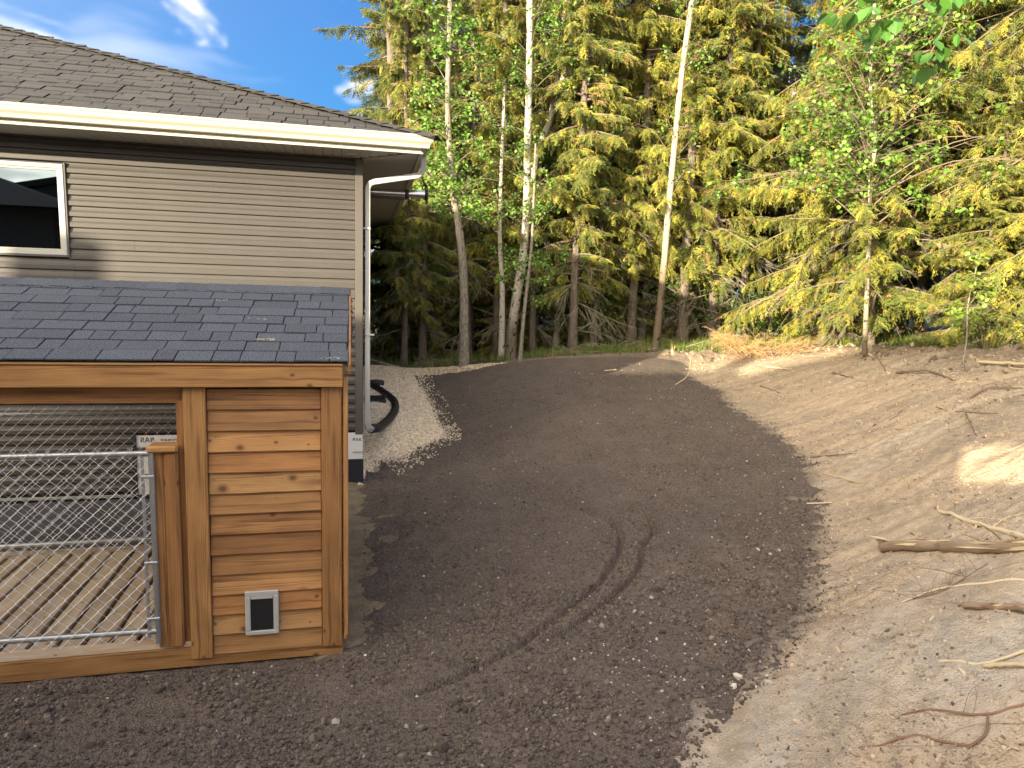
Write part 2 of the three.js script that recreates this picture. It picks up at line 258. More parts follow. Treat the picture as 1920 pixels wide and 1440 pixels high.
const CW = (() => { // smooth surface through the surveyed spot heights
  const n = CP.length, N = n + 3, A = [];
  for (let i = 0; i < N; i++) { A.push(new Float64Array(N + 1)); }
  for (let i = 0; i < n; i++) { for (let j = 0; j < n; j++) A[i][j] = Math.sqrt((CP[i][0] - CP[j][0]) ** 2 + (CP[i][1] - CP[j][1]) ** 2 + 0.09) - (i === j ? 0.05 : 0); A[i][n] = A[n][i] = 1; A[i][n + 1] = A[n + 1][i] = CP[i][0]; A[i][n + 2] = A[n + 2][i] = CP[i][1]; A[i][N] = CP[i][2]; }
  for (let c = 0; c < N; c++) { let p = c; for (let r = c + 1; r < N; r++) if (Math.abs(A[r][c]) > Math.abs(A[p][c])) p = r; [A[c], A[p]] = [A[p], A[c]]; for (let r = 0; r < N; r++) if (r !== c) { const f = A[r][c] / A[c][c]; if (f) for (let k = c; k <= N; k++) A[r][k] -= f * A[c][k]; } }
  return A.map((row, i) => row[N] / row[i]);
})();
function gRaw(x, z) { let s = CW[CP.length] + CW[CP.length + 1] * x + CW[CP.length + 2] * z; for (let i = 0; i < CP.length; i++) { const a = x - CP[i][0], b = z - CP[i][1]; s += CW[i] * Math.sqrt(a * a + b * b + 0.09); } return s; }
function gSmooth(x, z) { const f = Math.max(Math.abs(x), Math.abs(z)); return f > 45 ? lerp(gRaw(clamp(x, -45, 45), clamp(z, -45, 45)), 0.6, smooth(45, 120, f)) : gRaw(x, z); }
function inPoly(P, x, z) { let c = false; for (let i = 0, j = P.length - 1; i < P.length; j = i++) if ((P[i][1] > z) !== (P[j][1] > z) && x < (P[j][0] - P[i][0]) * (z - P[i][1]) / (P[j][1] - P[i][1]) + P[i][0]) c = !c; return c; }
function distLine(P, x, z, closed) { let m = 1e9; for (let i = 0; i < P.length - (closed ? 0 : 1); i++) { const a = P[i], b = P[(i + 1) % P.length], dx = b[0] - a[0], dz = b[1] - a[1], t = clamp(((x - a[0]) * dx + (z - a[1]) * dz) / (dx * dx + dz * dz)); const d = (x - a[0] - t * dx) ** 2 + (z - a[1] - t * dz) ** 2; if (d < m) m = d; } return Math.sqrt(m); }
const sdPoly = (P, x, z) => (inPoly(P, x, z) ? 1 : -1) * distLine(P, x, z, true);
const SOIL = [[-8,-4.84],[-.5,-4.84],[-.05,-4.98],[.1,-5.3],[.1,-6.2],[.13,-7.2],[.0,-8.1],[-.05,-8.5],[.14,-8.92],[.57,-9.24],[1.1,-10.05],[1.2,-10.43],[1.12,-10.97],[1.13,-12.22],[1.02,-13.32],[.78,-14.58],[2.1,-14.2],[2.7,-14.3],[3.47,-14.1],[4.59,-13.9],[5.76,-13.8],[6.62,-13.2],[6.3,-12.6],[6,-11.77],[6.1,-10.75],[5.68,-9.72],[5.63,-8.53],[5.32,-7.33],[4.93,-6.62],[4.18,-5.43],[3.62,-4.72],[2.99,-4.06],[2.44,-3.7],[2,-3.5],[1.62,-3.2],[1.1,-2.2],[.6,-.5],[.5,1.5],[-8,1.5]];
const GRAVEL = [[-.1,-8.3],[.14,-8.86],[.57,-9.16],[1.12,-9.98],[1.24,-10.43],[1.18,-10.97],[1.2,-12.22],[1.1,-13.32],[1.1,-14.4],[2.2,-13.95],[3.0,-14.2],[2.6,-14.5],[1.2,-15.2],[.3,-16],[-.1,-16.2]];
const CREST = [[-8,-17.5],[-1,-16.6],[.9,-15.4],[2.2,-14.5],[3.4,-14.3],[4.6,-14.1],[6.2,-13.7],[7.4,-13.5],[8.6,-13.3],[9.6,-12.6],[9.6,-11],[9.1,-9.4],[8.9,-8],[8.9,-6.4],[9.3,-4],[9.6,0],[10,6]];
const FOREST = [...CREST, [140, 6], [140, -140], [-60, -140], [-60, -17.5]];
const forestD = (x, z) => sdPoly(FOREST, x, z);
const RUT1 = [[.28,-4.19],[.65,-4.33],[1.16,-4.61],[1.7,-5.02],[2.04,-5.32],[2.35,-5.75],[2.49,-6.06],[2.52,-6.44],[2.32,-6.8],[1.87,-7.16]];
const RUT2 = [[1.06,-4.51],[1.56,-4.69],[1.95,-4.95],[2.32,-5.3],[2.5,-5.56],[2.56,-5.75],[2.82,-6.03],[2.89,-6.28],[2.81,-6.65],[2.57,-7.02]];
const PRINTS = [[.57,-8.65,.16,.07],[.37,-8.2,.12,.05],[.33,-7.6,.16,.06],[.62,-7.2,.13,.05],[.3,-6.9,.15,.05],[.64,-6.6,.14,.04],[.4,-6.2,.13,.045],[1.35,-5.75,.11,.035],[.84,-5.1,.10,.03],[.95,-4.95,.12,.035],[.7,-4.6,.13,.04],[.2,-4.5,.12,.03],[-.75,-4.4,.07,.05],[3.1,-5.2,.1,.03],[3.3,-5.4,.09,.03],[2.6,-4.4,.12,-.05],[2.75,-4.25,.13,-.06],[2.45,-4.05,.12,-.05],[2.2,-4.15,.12,-.03],[.15,-8.75,.09,.06]];
function sandMicro(x, z) {
  const near = smooth(-5.2, -3.8, z), ux = lerp(0.97, 0.8, near), uz = lerp(0.22, -0.6, near);
  const w = 0.5 * noise(x * 0.5, z * 0.5), a = x * ux + z * uz, b = -x * uz + z * ux + w;
  const groove = noise(a * 0.45 + 7, b * 5.5) * 0.6 + noise(a * 0.8 + 2, b * 12) * 0.4;
  const lump = smooth(0.1, 0.5, fbm(x * 1.7 + 30, z * 1.7, 3));
  return 0.05 * groove + 0.03 * fbm(x * 3, z * 3, 3) + lump * 0.03 * (0.4 + Math.abs(noise(x * 11, z * 11)) * 2) + 0.012 * noise(x * 9 + 4, z * 9);
}
function groundY(x, z) {
  const fd = forestD(x, z), near = Math.abs(x) < 14 && z > -22;
  let y = gSmooth(x, z);
  if (near) y += x > -0.3 ? sandMicro(x, z) * smooth(-6, -4.5, x) : 0.01 * fbm(x * 3, z * 3, 3);
  if (fd > -0.7) { const crest = Math.exp(-((fd - 0.0) ** 2) / 0.25) * smooth(4.5, 7, x); y += crest * (0.07 + 0.2 * fbm(x * 2.2, z * 2.2, 3) + 0.1 * Math.abs(noise(x * 7, z * 7))); y += smooth(-0.3, 1, fd) * 0.09 * fbm(x * 0.8, z * 0.8, 4); }
  return y;
}
const soilD = (x, z) => sdPoly(SOIL, x, z) + 0.10 * fbm(x * 2.1 + 4, z * 2.1, 3) + 0.05 * noise(x * 7, z * 7) + 0.03 * noise(x * 19, z * 19);
function soilThick(x, z, d) { return clamp(d * 0.16, -0.08, 0.045); }
function soilY(x, z, dIn) {
  const d = dIn === undefined ? soilD(x, z) : dIn;
  let y = gSmooth(x, z) + soilThick(x, z, d) + 0.018 * fbm(x * 1.6, z * 1.6, 3) + 0.016 * fbm(x * 6, z * 6, 3) + 0.009 * Math.abs(noise(x * 15, z * 15)) + 0.005 * noise(x * 27, z * 27);
  if (x > 0 && x < 3.2 && z > -7.5 && z < -3.9) for (const [R, dep, w] of [[RUT1, 0.075, 0.021], [RUT2, 0.068, 0.02]]) {
    const q = distLine(R, x, z) + 0.007 * noise(x * 8, z * 8); const first = R[0], last = R[R.length - 1];
    const fade = smooth(-0.2, 0.7, Math.hypot(x - last[0], z - last[1])) * smooth(0, R === RUT2 ? 0.5 : 0.2, Math.hypot(x - first[0], z - first[1]));
    y += (-dep * Math.exp(-q * q / (2 * w * w)) + 0.014 * Math.exp(-((q - 0.06) ** 2) / 0.0008)) * fade;
  }
  for (const [a, b, r, h] of PRINTS) { const q = ((x - a) ** 2 + (z - b) ** 2) / (r * r); if (q < 6) y += -h * Math.exp(-q) + h * 0.35 * Math.exp(-((Math.sqrt(q) - 1.6) ** 2) * 5); }
  return y;
}
function gridLines(a) { const o = []; for (let i = 0; i < a.length - 1; i++) { const [p, s] = a[i], q = a[i + 1][0], n = Math.max(1, Math.round((q - p) / s)); for (let k = 0; k < n; k++) o.push(p + (q - p) * k / n); } o.push(a[a.length - 1][0]); return o; }
function sheet(xs, zs, yOf, colOf, keep) {
  const pos = [], uv = [], col = [], idx = [], id = new Int32Array(xs.length * zs.length).fill(-1), val = new Float32Array(xs.length * zs.length);
  if (keep) for (let j = 0; j < zs.length; j++) for (let i = 0; i < xs.length; i++) val[j * xs.length + i] = keep(xs[i], zs[j]);
  const get = (i, j) => { const k = j * xs.length + i; if (id[k] < 0) { id[k] = pos.length / 3; const x = xs[i], z = zs[j]; pos.push(x, yOf(x, z, keep ? val[k] : undefined), z); uv.push(x, z); const c = colOf(x, z); col.push(c[0], c[1], c[2]); } return id[k]; };
  for (let j = 0; j < zs.length - 1; j++) for (let i = 0; i < xs.length - 1; i++) {
    if (keep) { const k = j * xs.length + i; if (Math.max(val[k], val[k + 1], val[k + xs.length], val[k + xs.length + 1]) < -0.22) continue; }
    const a = get(i, j), b = get(i + 1, j), c = get(i + 1, j + 1), d = get(i, j + 1); idx.push(a, d, b, b, d, c);
  }
  const g = new THREE.BufferGeometry(); g.setAttribute('position', new THREE.Float32BufferAttribute(pos, 3)); g.setAttribute('uv', new THREE.Float32BufferAttribute(uv, 2)); g.setAttribute('color', new THREE.Float32BufferAttribute(col, 3)); g.setIndex(idx); g.computeVertexNormals(); return g;
}
const SANDC = [0.575, 0.435, 0.275], SANDG = [0.41, 0.325, 0.22], SANDP = [0.62, 0.525, 0.375], FLOORC = [0.10, 0.085, 0.05], GREENC = [0.085, 0.11, 0.035];
function groundCol(x, z) {
  const near = smooth(-5.2, -3.8, z), ux = lerp(0.97, 0.8, near), uz = lerp(0.22, -0.6, near), a = x * ux + z * uz, b = -x * uz + z * ux + 0.5 * noise(x * 0.5, z * 0.5);
  const streak = noise(a * 0.5 + 3, b * 4.2) + 0.5 * noise(a * 0.9, b * 9 + 5), big = fbm(x * 0.55 + 8, z * 0.55, 3);
  let c = mix3(SANDC, SANDG, clamp(0.42 + streak * 1.1 + big * 0.9)); c = mix3(c, SANDP, smooth(0.2, 0.5, noise(a * 0.35 + 40, b * 2.1)) * 0.55);
  c = mix3(c, [0.58, 0.505, 0.385], smooth(-5.0, -3.4, z) * clamp(0.45 + 1.3 * noise(a * 0.5 + 11, b * 1.6) + 0.6 * noise(a * 0.8, b * 6)) * 0.85);
  const dirt = smooth(0.12, 0.4, fbm(x * 2.3 + 60, z * 2.3, 4)); c = mix3(c, [0.24, 0.18, 0.12], dirt * 0.6);
  const sd = sdPoly(SOIL, x, z); if (sd > -0.6 && x > 0.4) c = mix3(c, [0.17, 0.135, 0.105], smooth(-0.2, 0.08, sd + 0.2 * fbm(x * 3.1, z * 3.1, 4, 0.7)) * 0.8);
  const fd = forestD(x, z) + 0.5 * fbm(x * 1.6, z * 1.6, 3);
  if (fd > -1) { c = mix3(c, [0.23, 0.17, 0.115], smooth(-0.9, 0.0, fd + 0.5 * noise(x * 3.3, z * 3.3)) * 0.8); c = mix3(c, mix3(FLOORC, GREENC, smooth(-0.1, 0.25, fbm(x * 0.7 + 3, z * 0.7, 3))), smooth(0.0, 0.9, fd)); }
  if (x < 0.35 && x > -0.4 && z < -4.7 && z > -8.4) c = mix3([0.36, 0.275, 0.155], [0.2, 0.155, 0.1], clamp(0.45 + 1.3 * fbm(x * 6, z * 6, 3)));
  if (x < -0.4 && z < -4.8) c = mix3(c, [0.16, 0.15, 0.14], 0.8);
  return c;
}
const gx = gridLines([[-160, 20], [-40, 4], [-10, 0.8], [-1, 0.1], [1.2, 0.04], [9, 0.07], [12, 0.3], [20, 1], [40, 5], [160, 20]]), gz = gridLines([[-160, 20], [-60, 4], [-30, 0.8], [-20, 0.2], [-14, 0.07], [-9, 0.035], [-2, 0.1], [2, 1], [30, 6], [120, 20]]);
structure('ground', sheet(gx, gz, (x, z) => { const s = (x > -8.5 && x < 7 && z > -15 && z < 2) ? sdPoly(SOIL, x, z) : -1; return s > 0.9 ? gSmooth(x, z) - 0.2 : groundY(x, z) - 0.2 * smooth(0.25, 0.9, s) - (x < -0.35 && x > -7 && z < -4.86 && z > -8.5 ? 0.16 : 0); }, groundCol), M.sand, 'sandy bank and forest floor around the graded yard');
const SOILC = [0.165, 0.127, 0.096];
function soilCol(x, z) { const n = fbm(x * 0.7 + 15, z * 0.7, 4), m = fbm(x * 3.2, z * 3.2 + 9, 3); let c = mix3(SOILC, [0.21, 0.16, 0.118], clamp(0.45 + n * 1.6)); c = mix3(c, [0.105, 0.082, 0.064], clamp(0.2 + m * 1.2) * 0.55); return c; }
const sx = gridLines([[-8, 0.4], [-3, 0.035], [-0.3, 0.018], [3.2, 0.035], [6.9, 0.05]]), sz = gridLines([[-14.9, 0.07], [-9.5, 0.04], [-7.4, 0.02], [-3.6, 0.03], [-2.6, 0.1], [1.6, 0.1]]);
structure('topsoil', sheet(sx, sz, soilY, soilCol, soilD), M.soil, 'dark freshly spread topsoil curving between house and sandy bank');
function gravelD(x, z) { return sdPoly(GRAVEL, x, z) + 0.05 * noise(x * 7, z * 7); }
const gravelY = (x, z, d) => gSmooth(x, z) + clamp((d === undefined ? gravelD(x, z) : d) * 0.25, -0.08, 0.06) + 0.012 * noise(x * 6, z * 6);
structure('gravel_apron', sheet(gridLines([[-.2, .05], [3.2, 1]]), gridLines([[-16.4, .06], [-8.2, 1]]), gravelY, () => [1, 1, 1], gravelD), M.gravelBed, 'pale gravel apron along the house side');
structure('landscape_fabric', sheet(gridLines([[-7, .15], [-.3, 1]]), gridLines([[-8.41, .05], [-6.9, 1]]), (x, z) => 0.165 + 0.03 * fbm(x * 2, z * 3, 3) + 0.02 * smooth(-8.1, -8.4, z), () => [1, 1, 1]), M.fabric, 'dark ground sheet between kennel deck and house wall');

// loose clods, pebbles and gravel: nobody could count them
function lumpGeo(seed, flat = 0.75) { const g = new THREE.IcosahedronGeometry(1, 0), p = g.attributes.position, r = rng(seed), k = {}; for (let i = 0; i < p.count; i++) { const id = [p.getX(i), p.getY(i), p.getZ(i)].map(v => v.toFixed(2)).join(); k[id] = k[id] || 0.72 + r() * 0.5; p.setXYZ(i, p.getX(i) * k[id], p.getY(i) * k[id] * flat, p.getZ(i) * k[id]); } g.computeVertexNormals(); return g; }
{
  const r = rng(31), L = [[], [], []], C = [[], [], []];
  for (let n = 0; n < 190000; n++) {
    const t = Math.pow(r(), 1.7), z = -2.9 - t * 9.5, x = lerp(-2.6 + (z < -4.8 ? 2.6 : 0), 5.9, r());
    if (z < -4.8 && x < -0.08) continue; const d = soilD(x, z); if (d < 0.02 && r() > 0.35) continue; if (d < -0.16) continue;
    if (x > 0 && x < 3.1 && z > -7.3 && z < -4 && Math.min(distLine(RUT1, x, z), distLine(RUT2, x, z)) < 0.03) continue; const cl = fbm(x * 1.3 + 50, z * 1.3, 3); if (r() > 0.5 + cl * 1.6) continue;
    let s = 0.005 + 0.010 * Math.pow(r(), 2.0); if (r() < 0.06) s = 0.013 + r() * 0.013; if (r() < 0.002) s = 0.025 + r() * 0.02; s *= lerp(0.6, 1, smooth(-6.5, -4.2, z + 0.6 * noise(x, z)));
    const k = n % 3; L[k].push(mtx(x, (d < 0 ? Math.max(soilY(x, z, d), groundY(x, z)) : soilY(x, z, d)) + s * 0.35, z, r() * 6, r() * 6, r() * 6, s * (0.8 + r() * 0.5), s, s * (0.8 + r() * 0.5)));
    const b = 0.5 + r() * 0.95; C[k].push(r() < 0.02 ? lin(0.3 * b, 0.27 * b, 0.22 * b) : lin(0.135 * b, 0.104 * b, 0.079 * b));
  }
  const o = new THREE.Group(); o.name = 'soil_clods'; o.userData = { kind: 'stuff', label: 'loose clods scattered over the dark topsoil', category: 'soil' }; scene.add(o);
  L.forEach((l, k) => instances('clod', lumpGeo(3 + k), M.clod, l, o, C[k]));
}
{
  const r = rng(32), L = [], C = [];
  const drop = (x, z, s, soil) => { L.push(mtx(x, (soil ? soilY(x, z) : groundY(x, z)) + s * 0.2, z, r() * 6, r() * 6, r() * 6, s * (0.8 + r() * 0.6), s * 0.8, s)); const b = 0.8 + r() * 0.5; C.push(lin(0.55 * b, 0.5 * b, 0.41 * b)); };
  const E = SOIL.slice(23, 36);
  for (let n = 0; n < 520; n++) { const i = (r() * (E.length - 1)) | 0, t = r(), u = Math.pow(r(), 2) * 0.9 * (r() < 0.7 ? 1 : -0.5); const x = lerp(E[i][0], E[i + 1][0], t) - u * 0.85, z = lerp(E[i][1], E[i + 1][1], t) - u * 0.4; const s = 0.003 + 0.007 * Math.pow(r(), 4); drop(x, z, s, soilD(x, z) > 0); }
  for (let n = 0; n < 700; n++) { const x = lerp(-2.5, 5.5, r()), z = -3 - 10 * r(); if (soilD(x, z) > 0.1) drop(x, z, 0.004 + 0.008 * Math.pow(r(), 2), true); }
  for (let n = 0; n < 120; n++) { const x = lerp(1.5, 2.6, Math.pow(r(), 1.5)), z = -3.2 - r() * 1.3 + (x - 2) * -0.3; drop(x, z, 0.004 + 0.01 * Math.pow(r(), 4), soilD(x, z) > 0); }
  for (const [x, z, s] of [[1.17, -3.77, .014], [1.26, -3.8, .012], [1.35, -3.53, .013], [2.38, -3.7, .035], [2.31, -3.64, .028], [2.5, -3.55, .03], [.02, -4.75, .012], [3.5, -5.3, .022], [3.65, -5.2, .018]]) drop(x, z, s, soilD(x, z) > 0);
  const o = new THREE.Group(); o.name = 'pebbles'; o.userData = { kind: 'stuff', label: 'pale pebbles strewn along the edge of the topsoil', category: 'pebbles' }; scene.add(o);
  instances('pebble', lumpGeo(9, 0.7), M.stone, L, o, C);
}
{
  const r = rng(33), L = [[], []], C = [[], []];
  for (let n = 0; n < 70000; n++) { const x = lerp(-.05, 1.35, r()), z = lerp(-16, -8.35, 1 - Math.pow(r(), 1.35)); const d = gravelD(x, z); if (d < -0.05 || (d < 0.02 && r() < 0.6)) continue; const s = 0.009 + 0.012 * r(), k = n & 1; L[k].push(mtx(x, gravelY(x, z, d) + s * 0.5, z, r() * 6, r() * 6, r() * 6, s * (0.8 + r() * 0.7), s * 0.8, s)); const b = 0.65 + r() * 0.75, w = r(); C[k].push(lin(0.72 * b, (0.58 + 0.03 * w) * b, (0.38 + 0.08 * w) * b)); }
  for (let n = 0; n < 3500; n++) { const x = lerp(.8, 3, r()), z = lerp(-15, -13.9, r()); if (gravelD(x, z) < -0.03) continue; const s = 0.012 + 0.012 * r(); L[0].push(mtx(x, gravelY(x, z) + s * 0.5, z, r() * 6, r() * 6, r() * 6, s)); const b = 0.7 + r() * 0.6; C[0].push(lin(0.58 * b, 0.47 * b, 0.31 * b)); }
  for (let n = 0; n < 1500; n++) { const i = 1 + ((r() * 8) | 0), t = r(), u = 0.02 + 0.3 * Math.pow(r(), 2.5), x = lerp(GRAVEL[i][0], GRAVEL[i + 1][0], t) + u * 0.9, z = lerp(GRAVEL[i][1], GRAVEL[i + 1][1], t) + u * 0.6 * (i < 4 ? 1 : 0.2), s = 0.006 + 0.011 * r(); if (gravelD(x, z) > 0.02 || x < 0.02) continue; L[1].push(mtx(x, Math.max(soilY(x, z), gravelY(x, z)) + s * 0.4, z, r() * 6, r() * 6, r() * 6, s, s * 0.8, s)); const b = 0.7 + r() * 0.6; C[1].push(lin(0.7 * b, 0.58 * b, 0.4 * b)); }
  const o = new THREE.Group(); o.name = 'gravel_stones'; o.userData = { kind: 'stuff', label: 'washed gravel stones heaped against the house side', category: 'gravel' }; scene.add(o);
  L.forEach((l, k) => instances('gravel', lumpGeo(20 + k, 0.8), M.stone, l, o, C[k]));
}
{ // crumbs of sand and bits of bark on the bank
  const r = rng(34), L = [], C = [];
  for (let n = 0; n < 70000; n++) { const x = lerp(1.8, 9, r()), z = lerp(-12.5, -2.3, 1 - Math.pow(r(), 1.5)); const sd0 = sdPoly(SOIL, x, z); if (sd0 > 0.1 || (sd0 < -0.05 && forestD(x, z) > 0.3)) continue; if (r() > 0.35 + fbm(x * 1.1 + 5, z * 1.1, 3) * 1.8) continue; const s = 0.004 + 0.010 * Math.pow(r(), 2.5); L.push(mtx(x, groundY(x, z) + s * 0.3, z, r() * 6, r() * 6, r() * 6, s * (r() < 0.2 ? 2.5 : 1), s * 0.7, s)); const b = 0.55 + r() * 0.8, dk = r() < 0.06 + 0.8 * smooth(-0.24, 0.02, sd0); C.push(dk ? lin(0.17 * b, 0.135 * b, 0.105 * b) : lin(0.46 * b, 0.355 * b, 0.235 * b)); }
  const o = new THREE.Group(); o.name = 'sand_crumbs'; o.userData = { kind: 'stuff', label: 'crumbs of sand and bark littering the bank', category: 'debris' }; scene.add(o);
  instances('crumb', lumpGeo(41, 0.7), M.stone, L, o, C);
}
{ // turned-up clumps along the crest of the bank
  const r = rng(36), L = [], C = [];
  for (let n = 0; n < 5200; n++) { const x = lerp(5.8, 10, r()), z = lerp(-13.8, -4, r()), f = forestD(x, z); if (f < -0.9 || f > 0.35 || soilD(x, z) > -0.1) continue; if (r() > 0.45 + fbm(x * 2 + 9, z * 2, 3) * 2) continue; const s = 0.008 + 0.045 * Math.pow(r(), 3.5); L.push(mtx(x, groundY(x, z) + s * 0.3, z, r() * 6, r() * 6, r() * 6, s * (1 + r()), s * 0.75, s)); const b = 0.6 + r() * 0.8; C.push(r() < 0.3 ? lin(0.36 * b, 0.28 * b, 0.19 * b) : lin(0.2 * b, 0.15 * b, 0.105 * b)); }
  const o = new THREE.Group(); o.name = 'crest_clumps'; o.userData = { kind: 'stuff', label: 'turned up clumps of earth along the crest of the bank', category: 'soil' }; scene.add(o);
  instances('clump', lumpGeo(71, 0.75), M.stone, L, o, C);
}
// ---------- house ----------
function sweepRect(pts, w, d, ref = new THREE.Vector3(0, 0, 1)) {
  const V = pts.map(p => new THREE.Vector3(...p)), n = V.length, ring = [];
  for (let i = 0; i < n; i++) { const t = (i === 0 ? V[1].clone().sub(V[0]) : i === n - 1 ? V[n - 1].clone().sub(V[n - 2]) : V[i + 1].clone().sub(V[i]).normalize().add(V[i].clone().sub(V[i - 1]).normalize())).normalize(); const b = ref.clone().sub(t.clone().multiplyScalar(ref.dot(t))).normalize(), a = b.clone().cross(t); const c = 0.2; ring.push([[1, 1 - c], [1 - c, 1], [-1 + c, 1], [-1, 1 - c], [-1, -1 + c], [-1 + c, -1], [1 - c, -1], [1, -1 + c]].map(([p, q]) => V[i].clone().addScaledVector(a, p * w / 2).addScaledVector(b, q * d / 2))); }
  const P = []; for (let i = 0; i < n - 1; i++) for (let k = 0; k < 8; k++) { const a = ring[i][k], b = ring[i][(k + 1) % 8], c = ring[i + 1][(k + 1) % 8], e = ring[i + 1][k]; for (const v of [a, b, c, a, c, e]) P.push(v.x, v.y, v.z); }
  for (const [i] of [[0], [n - 1]]) for (let k = 1; k < 7; k++) for (const v of [ring[i][0], ring[i][k], ring[i][k + 1]]) P.push(v.x, v.y, v.z);
  return fromTris(P);
}
const house = thing('house', 'taupe vinyl sided house with dark hip roof and cream gutter behind kennel', 'house', [0, 0, -8.42]);
{
  const HS = 0.1143;
  const wall = part(house, 'wall', cbox(14, 4.05, 13.9, 0.002), M.darkTrim, [-7.02, 2.16, -6.97]);
  const prof = [[0.013, -0.01], [0.013, 0.021], [0.018, 0.023], [0.058, 0.0225], [0.064, 0.02], [0.08, 0.011], [0.1, 0.0055], [HS + 0.003, 0.004], [HS + 0.012, -0.004], [HS + 0.012, -0.01]];
  const lap = {}; const lapGeo = L => (lap[L.toFixed(3)] = lap[L.toFixed(3)] || extrudeX(prof, 0, L));
  const r = rng(8); let n = 0;
  const putBoard = (x0, x1, y) => { if (x1 - x0 < 0.02) return; const o = part(wall, 'siding_board', lapGeo(x1 - x0 - 0.002), M.siding[n++ % 3], [x0 + 7.02, y - 2.16, 6.97 + 0.0], [0, 0, 0]); o.position.z += (r() - 0.5) * 0.001; };
  for (let k = -2; k < 33; k++) {
    const y = 3.93 - k * HS; if (y < 0.22) break; const xr = y < 0.93 ? -2.58 : -0.09;
    let cuts = [-14, -9.8 + (k % 3) * 0.7, -6.6 + ((k * 5) % 7) * 0.2]; if (k === -1) cuts.push(-3.084); else if (k === 8 || k === 9) cuts.push(-2.466); else if (k === 10 || k === 11) cuts.push(-3.078); else if (k > 11) cuts.push(-4.4 + ((k * 3) % 5) * 0.55);
    const win = y + HS > 2.95 && y < 3.91;
    if (win) cuts = [-14, -9.8 + (k % 3) * 0.7, ...(k === 8 ? [-4.97, -3.13, -2.466] : [-4.97, -3.13])];
    cuts.push(xr);
    for (let i = 0; i < cuts.length - 1; i++) if (!(win && cuts[i] === -4.97)) putBoard(cuts[i], cuts[i + 1], y);
  }
  for (let k = -2; k < 27; k++) { const y = 3.93 - k * HS; part(wall, 'siding_board', lapGeo(6.95), M.siding[k & 1 ? 1 : 2], [7.0, y - 2.16, 6.97 - 0.09], [0, Math.PI / 2, 0]); part(wall, 'siding_board', lapGeo(6.8), M.siding[k & 1 ? 2 : 0], [7.0, y - 2.16, -0.07], [0, Math.PI / 2, 0]); }
  part(house, 'corner_trim', mergeGeometries([cbox(0.09, 3.26, 0.024, 0.004).clone().translate(-0.044, 2.55, 0.013), cbox(0.024, 3.26, 0.09, 0.004).clone().translate(-0.007, 2.55, -0.046)]), M.trim);
  part(house, 'siding_end_trim', cbox(0.045, 0.72, 0.03, 0.003), M.darkTrim, [-2.565, 0.59, 0.012]);
  part(house, 'starter_strip', cbox(11.4, 0.03, 0.03, 0.003), M.soffitGap, [-8.3, 0.228, 0.008]);
  // building paper where the lowest courses are missing
  const cv = document.createElement('canvas'); cv.width = 2048; cv.height = 560; const cx = cv.getContext('2d');
  cx.fillStyle = '#e9e7e0'; cx.fillRect(0, 0, 2048, 560); const rr = rng(4);
  for (let i = 0; i < 400; i++) { cx.fillStyle = `rgba(120,118,110,${0.02 + rr() * 0.05})`; cx.fillRect(rr() * 2048, rr() * 560, 20 + rr() * 90, 1 + rr() * 3); }
  cx.fillStyle = '#33363a'; cx.font = 'bold 66px sans-serif'; cx.fillText('RAP', 34, 66); cx.font = 'bold 46px sans-serif'; cx.fillText('PAK', 1950, 86);
  cx.fillStyle = '#8c5348'; for (let i = 0; i < 11; i++) cx.fillRect(210 + i * 15 + rr() * 3, 34 + rr() * 5, 8 + rr() * 4, 12 + rr() * 8);
  cx.fillStyle = '#b7a98e'; for (let i = 0; i < 4; i++) cx.fillRect(40, 110 + i * 26, 90 + rr() * 60, 6);
  const ct = new THREE.CanvasTexture(cv); ct.colorSpace = THREE.SRGBColorSpace; ct.magFilter = THREE.LinearFilter;
  const wrapM = std([0.95, 0.95, 0.95], 0.5, { map: ct });
  const wg = new THREE.PlaneGeometry(2.545, 0.70, 60, 16), wp = wg.attributes.position; for (let i = 0; i < wp.count; i++) wp.setZ(i, 0.006 * noise(wp.getX(i) * 5, wp.getY(i) * 7) + 0.004 * noise(wp.getX(i) * 15, wp.getY(i) * 11)); wg.computeVertexNormals();
  part(house, 'house_wrap', wg, wrapM, [-1.2725, 0.592, 0.014]);
  part(house, 'wrap_tape', cbox(0.12, 0.012, 0.004, 0.001), M.soffitGap, [-0.06, 0.70, 0.024]);
  part(house, 'foundation_membrane', cbox(0.42, 0.36, 0.02, 0.004), M.membrane, [-0.2, 0.43, 0.02]);
  part(house, 'foundation', cbox(14, 0.5, 13.8, 0.01), M.soffitGap, [-7.02, 0.0, -6.97]);
  // window
  const win = partGroup(house, 'window', [-4.05, 3.43, 0.018]);
  const fw = 1.84, fh = 0.96, b = 0.046;
  part(win, 'frame', mergeGeometries([cbox(fw, b, 0.05, 0.006).clone().translate(0, fh / 2 - b / 2, 0), cbox(fw, b, 0.05, 0.006).clone().translate(0, -fh / 2 + b / 2, 0), cbox(b, fh - 2 * b, 0.05, 0.006).clone().translate(fw / 2 - b / 2, 0, 0), cbox(b, fh - 2 * b, 0.05, 0.006).clone().translate(-fw / 2 + b / 2, 0, 0)]), M.whiteCool);
  part(win, 'sash', mergeGeometries([cbox(fw - 2 * b, 0.022, 0.03, 0.004).clone().translate(0, fh / 2 - b - 0.011, -0.004), cbox(fw - 2 * b, 0.022, 0.03, 0.004).clone().translate(0, -fh / 2 + b + 0.011, -0.004), cbox(0.022, fh - 2 * b - 0.046, 0.03, 0.004).clone().translate(fw / 2 - b - 0.011, 0, -0.004), cbox(0.022, fh - 2 * b - 0.046, 0.03, 0.004).clone().translate(-fw / 2 + b + 0.011, 0, -0.004)]), M.white);
  part(win, 'pane', new THREE.PlaneGeometry(fw - 2 * b - 0.03, fh - 2 * b - 0.03), M.glass, [0, 0, -0.004]);
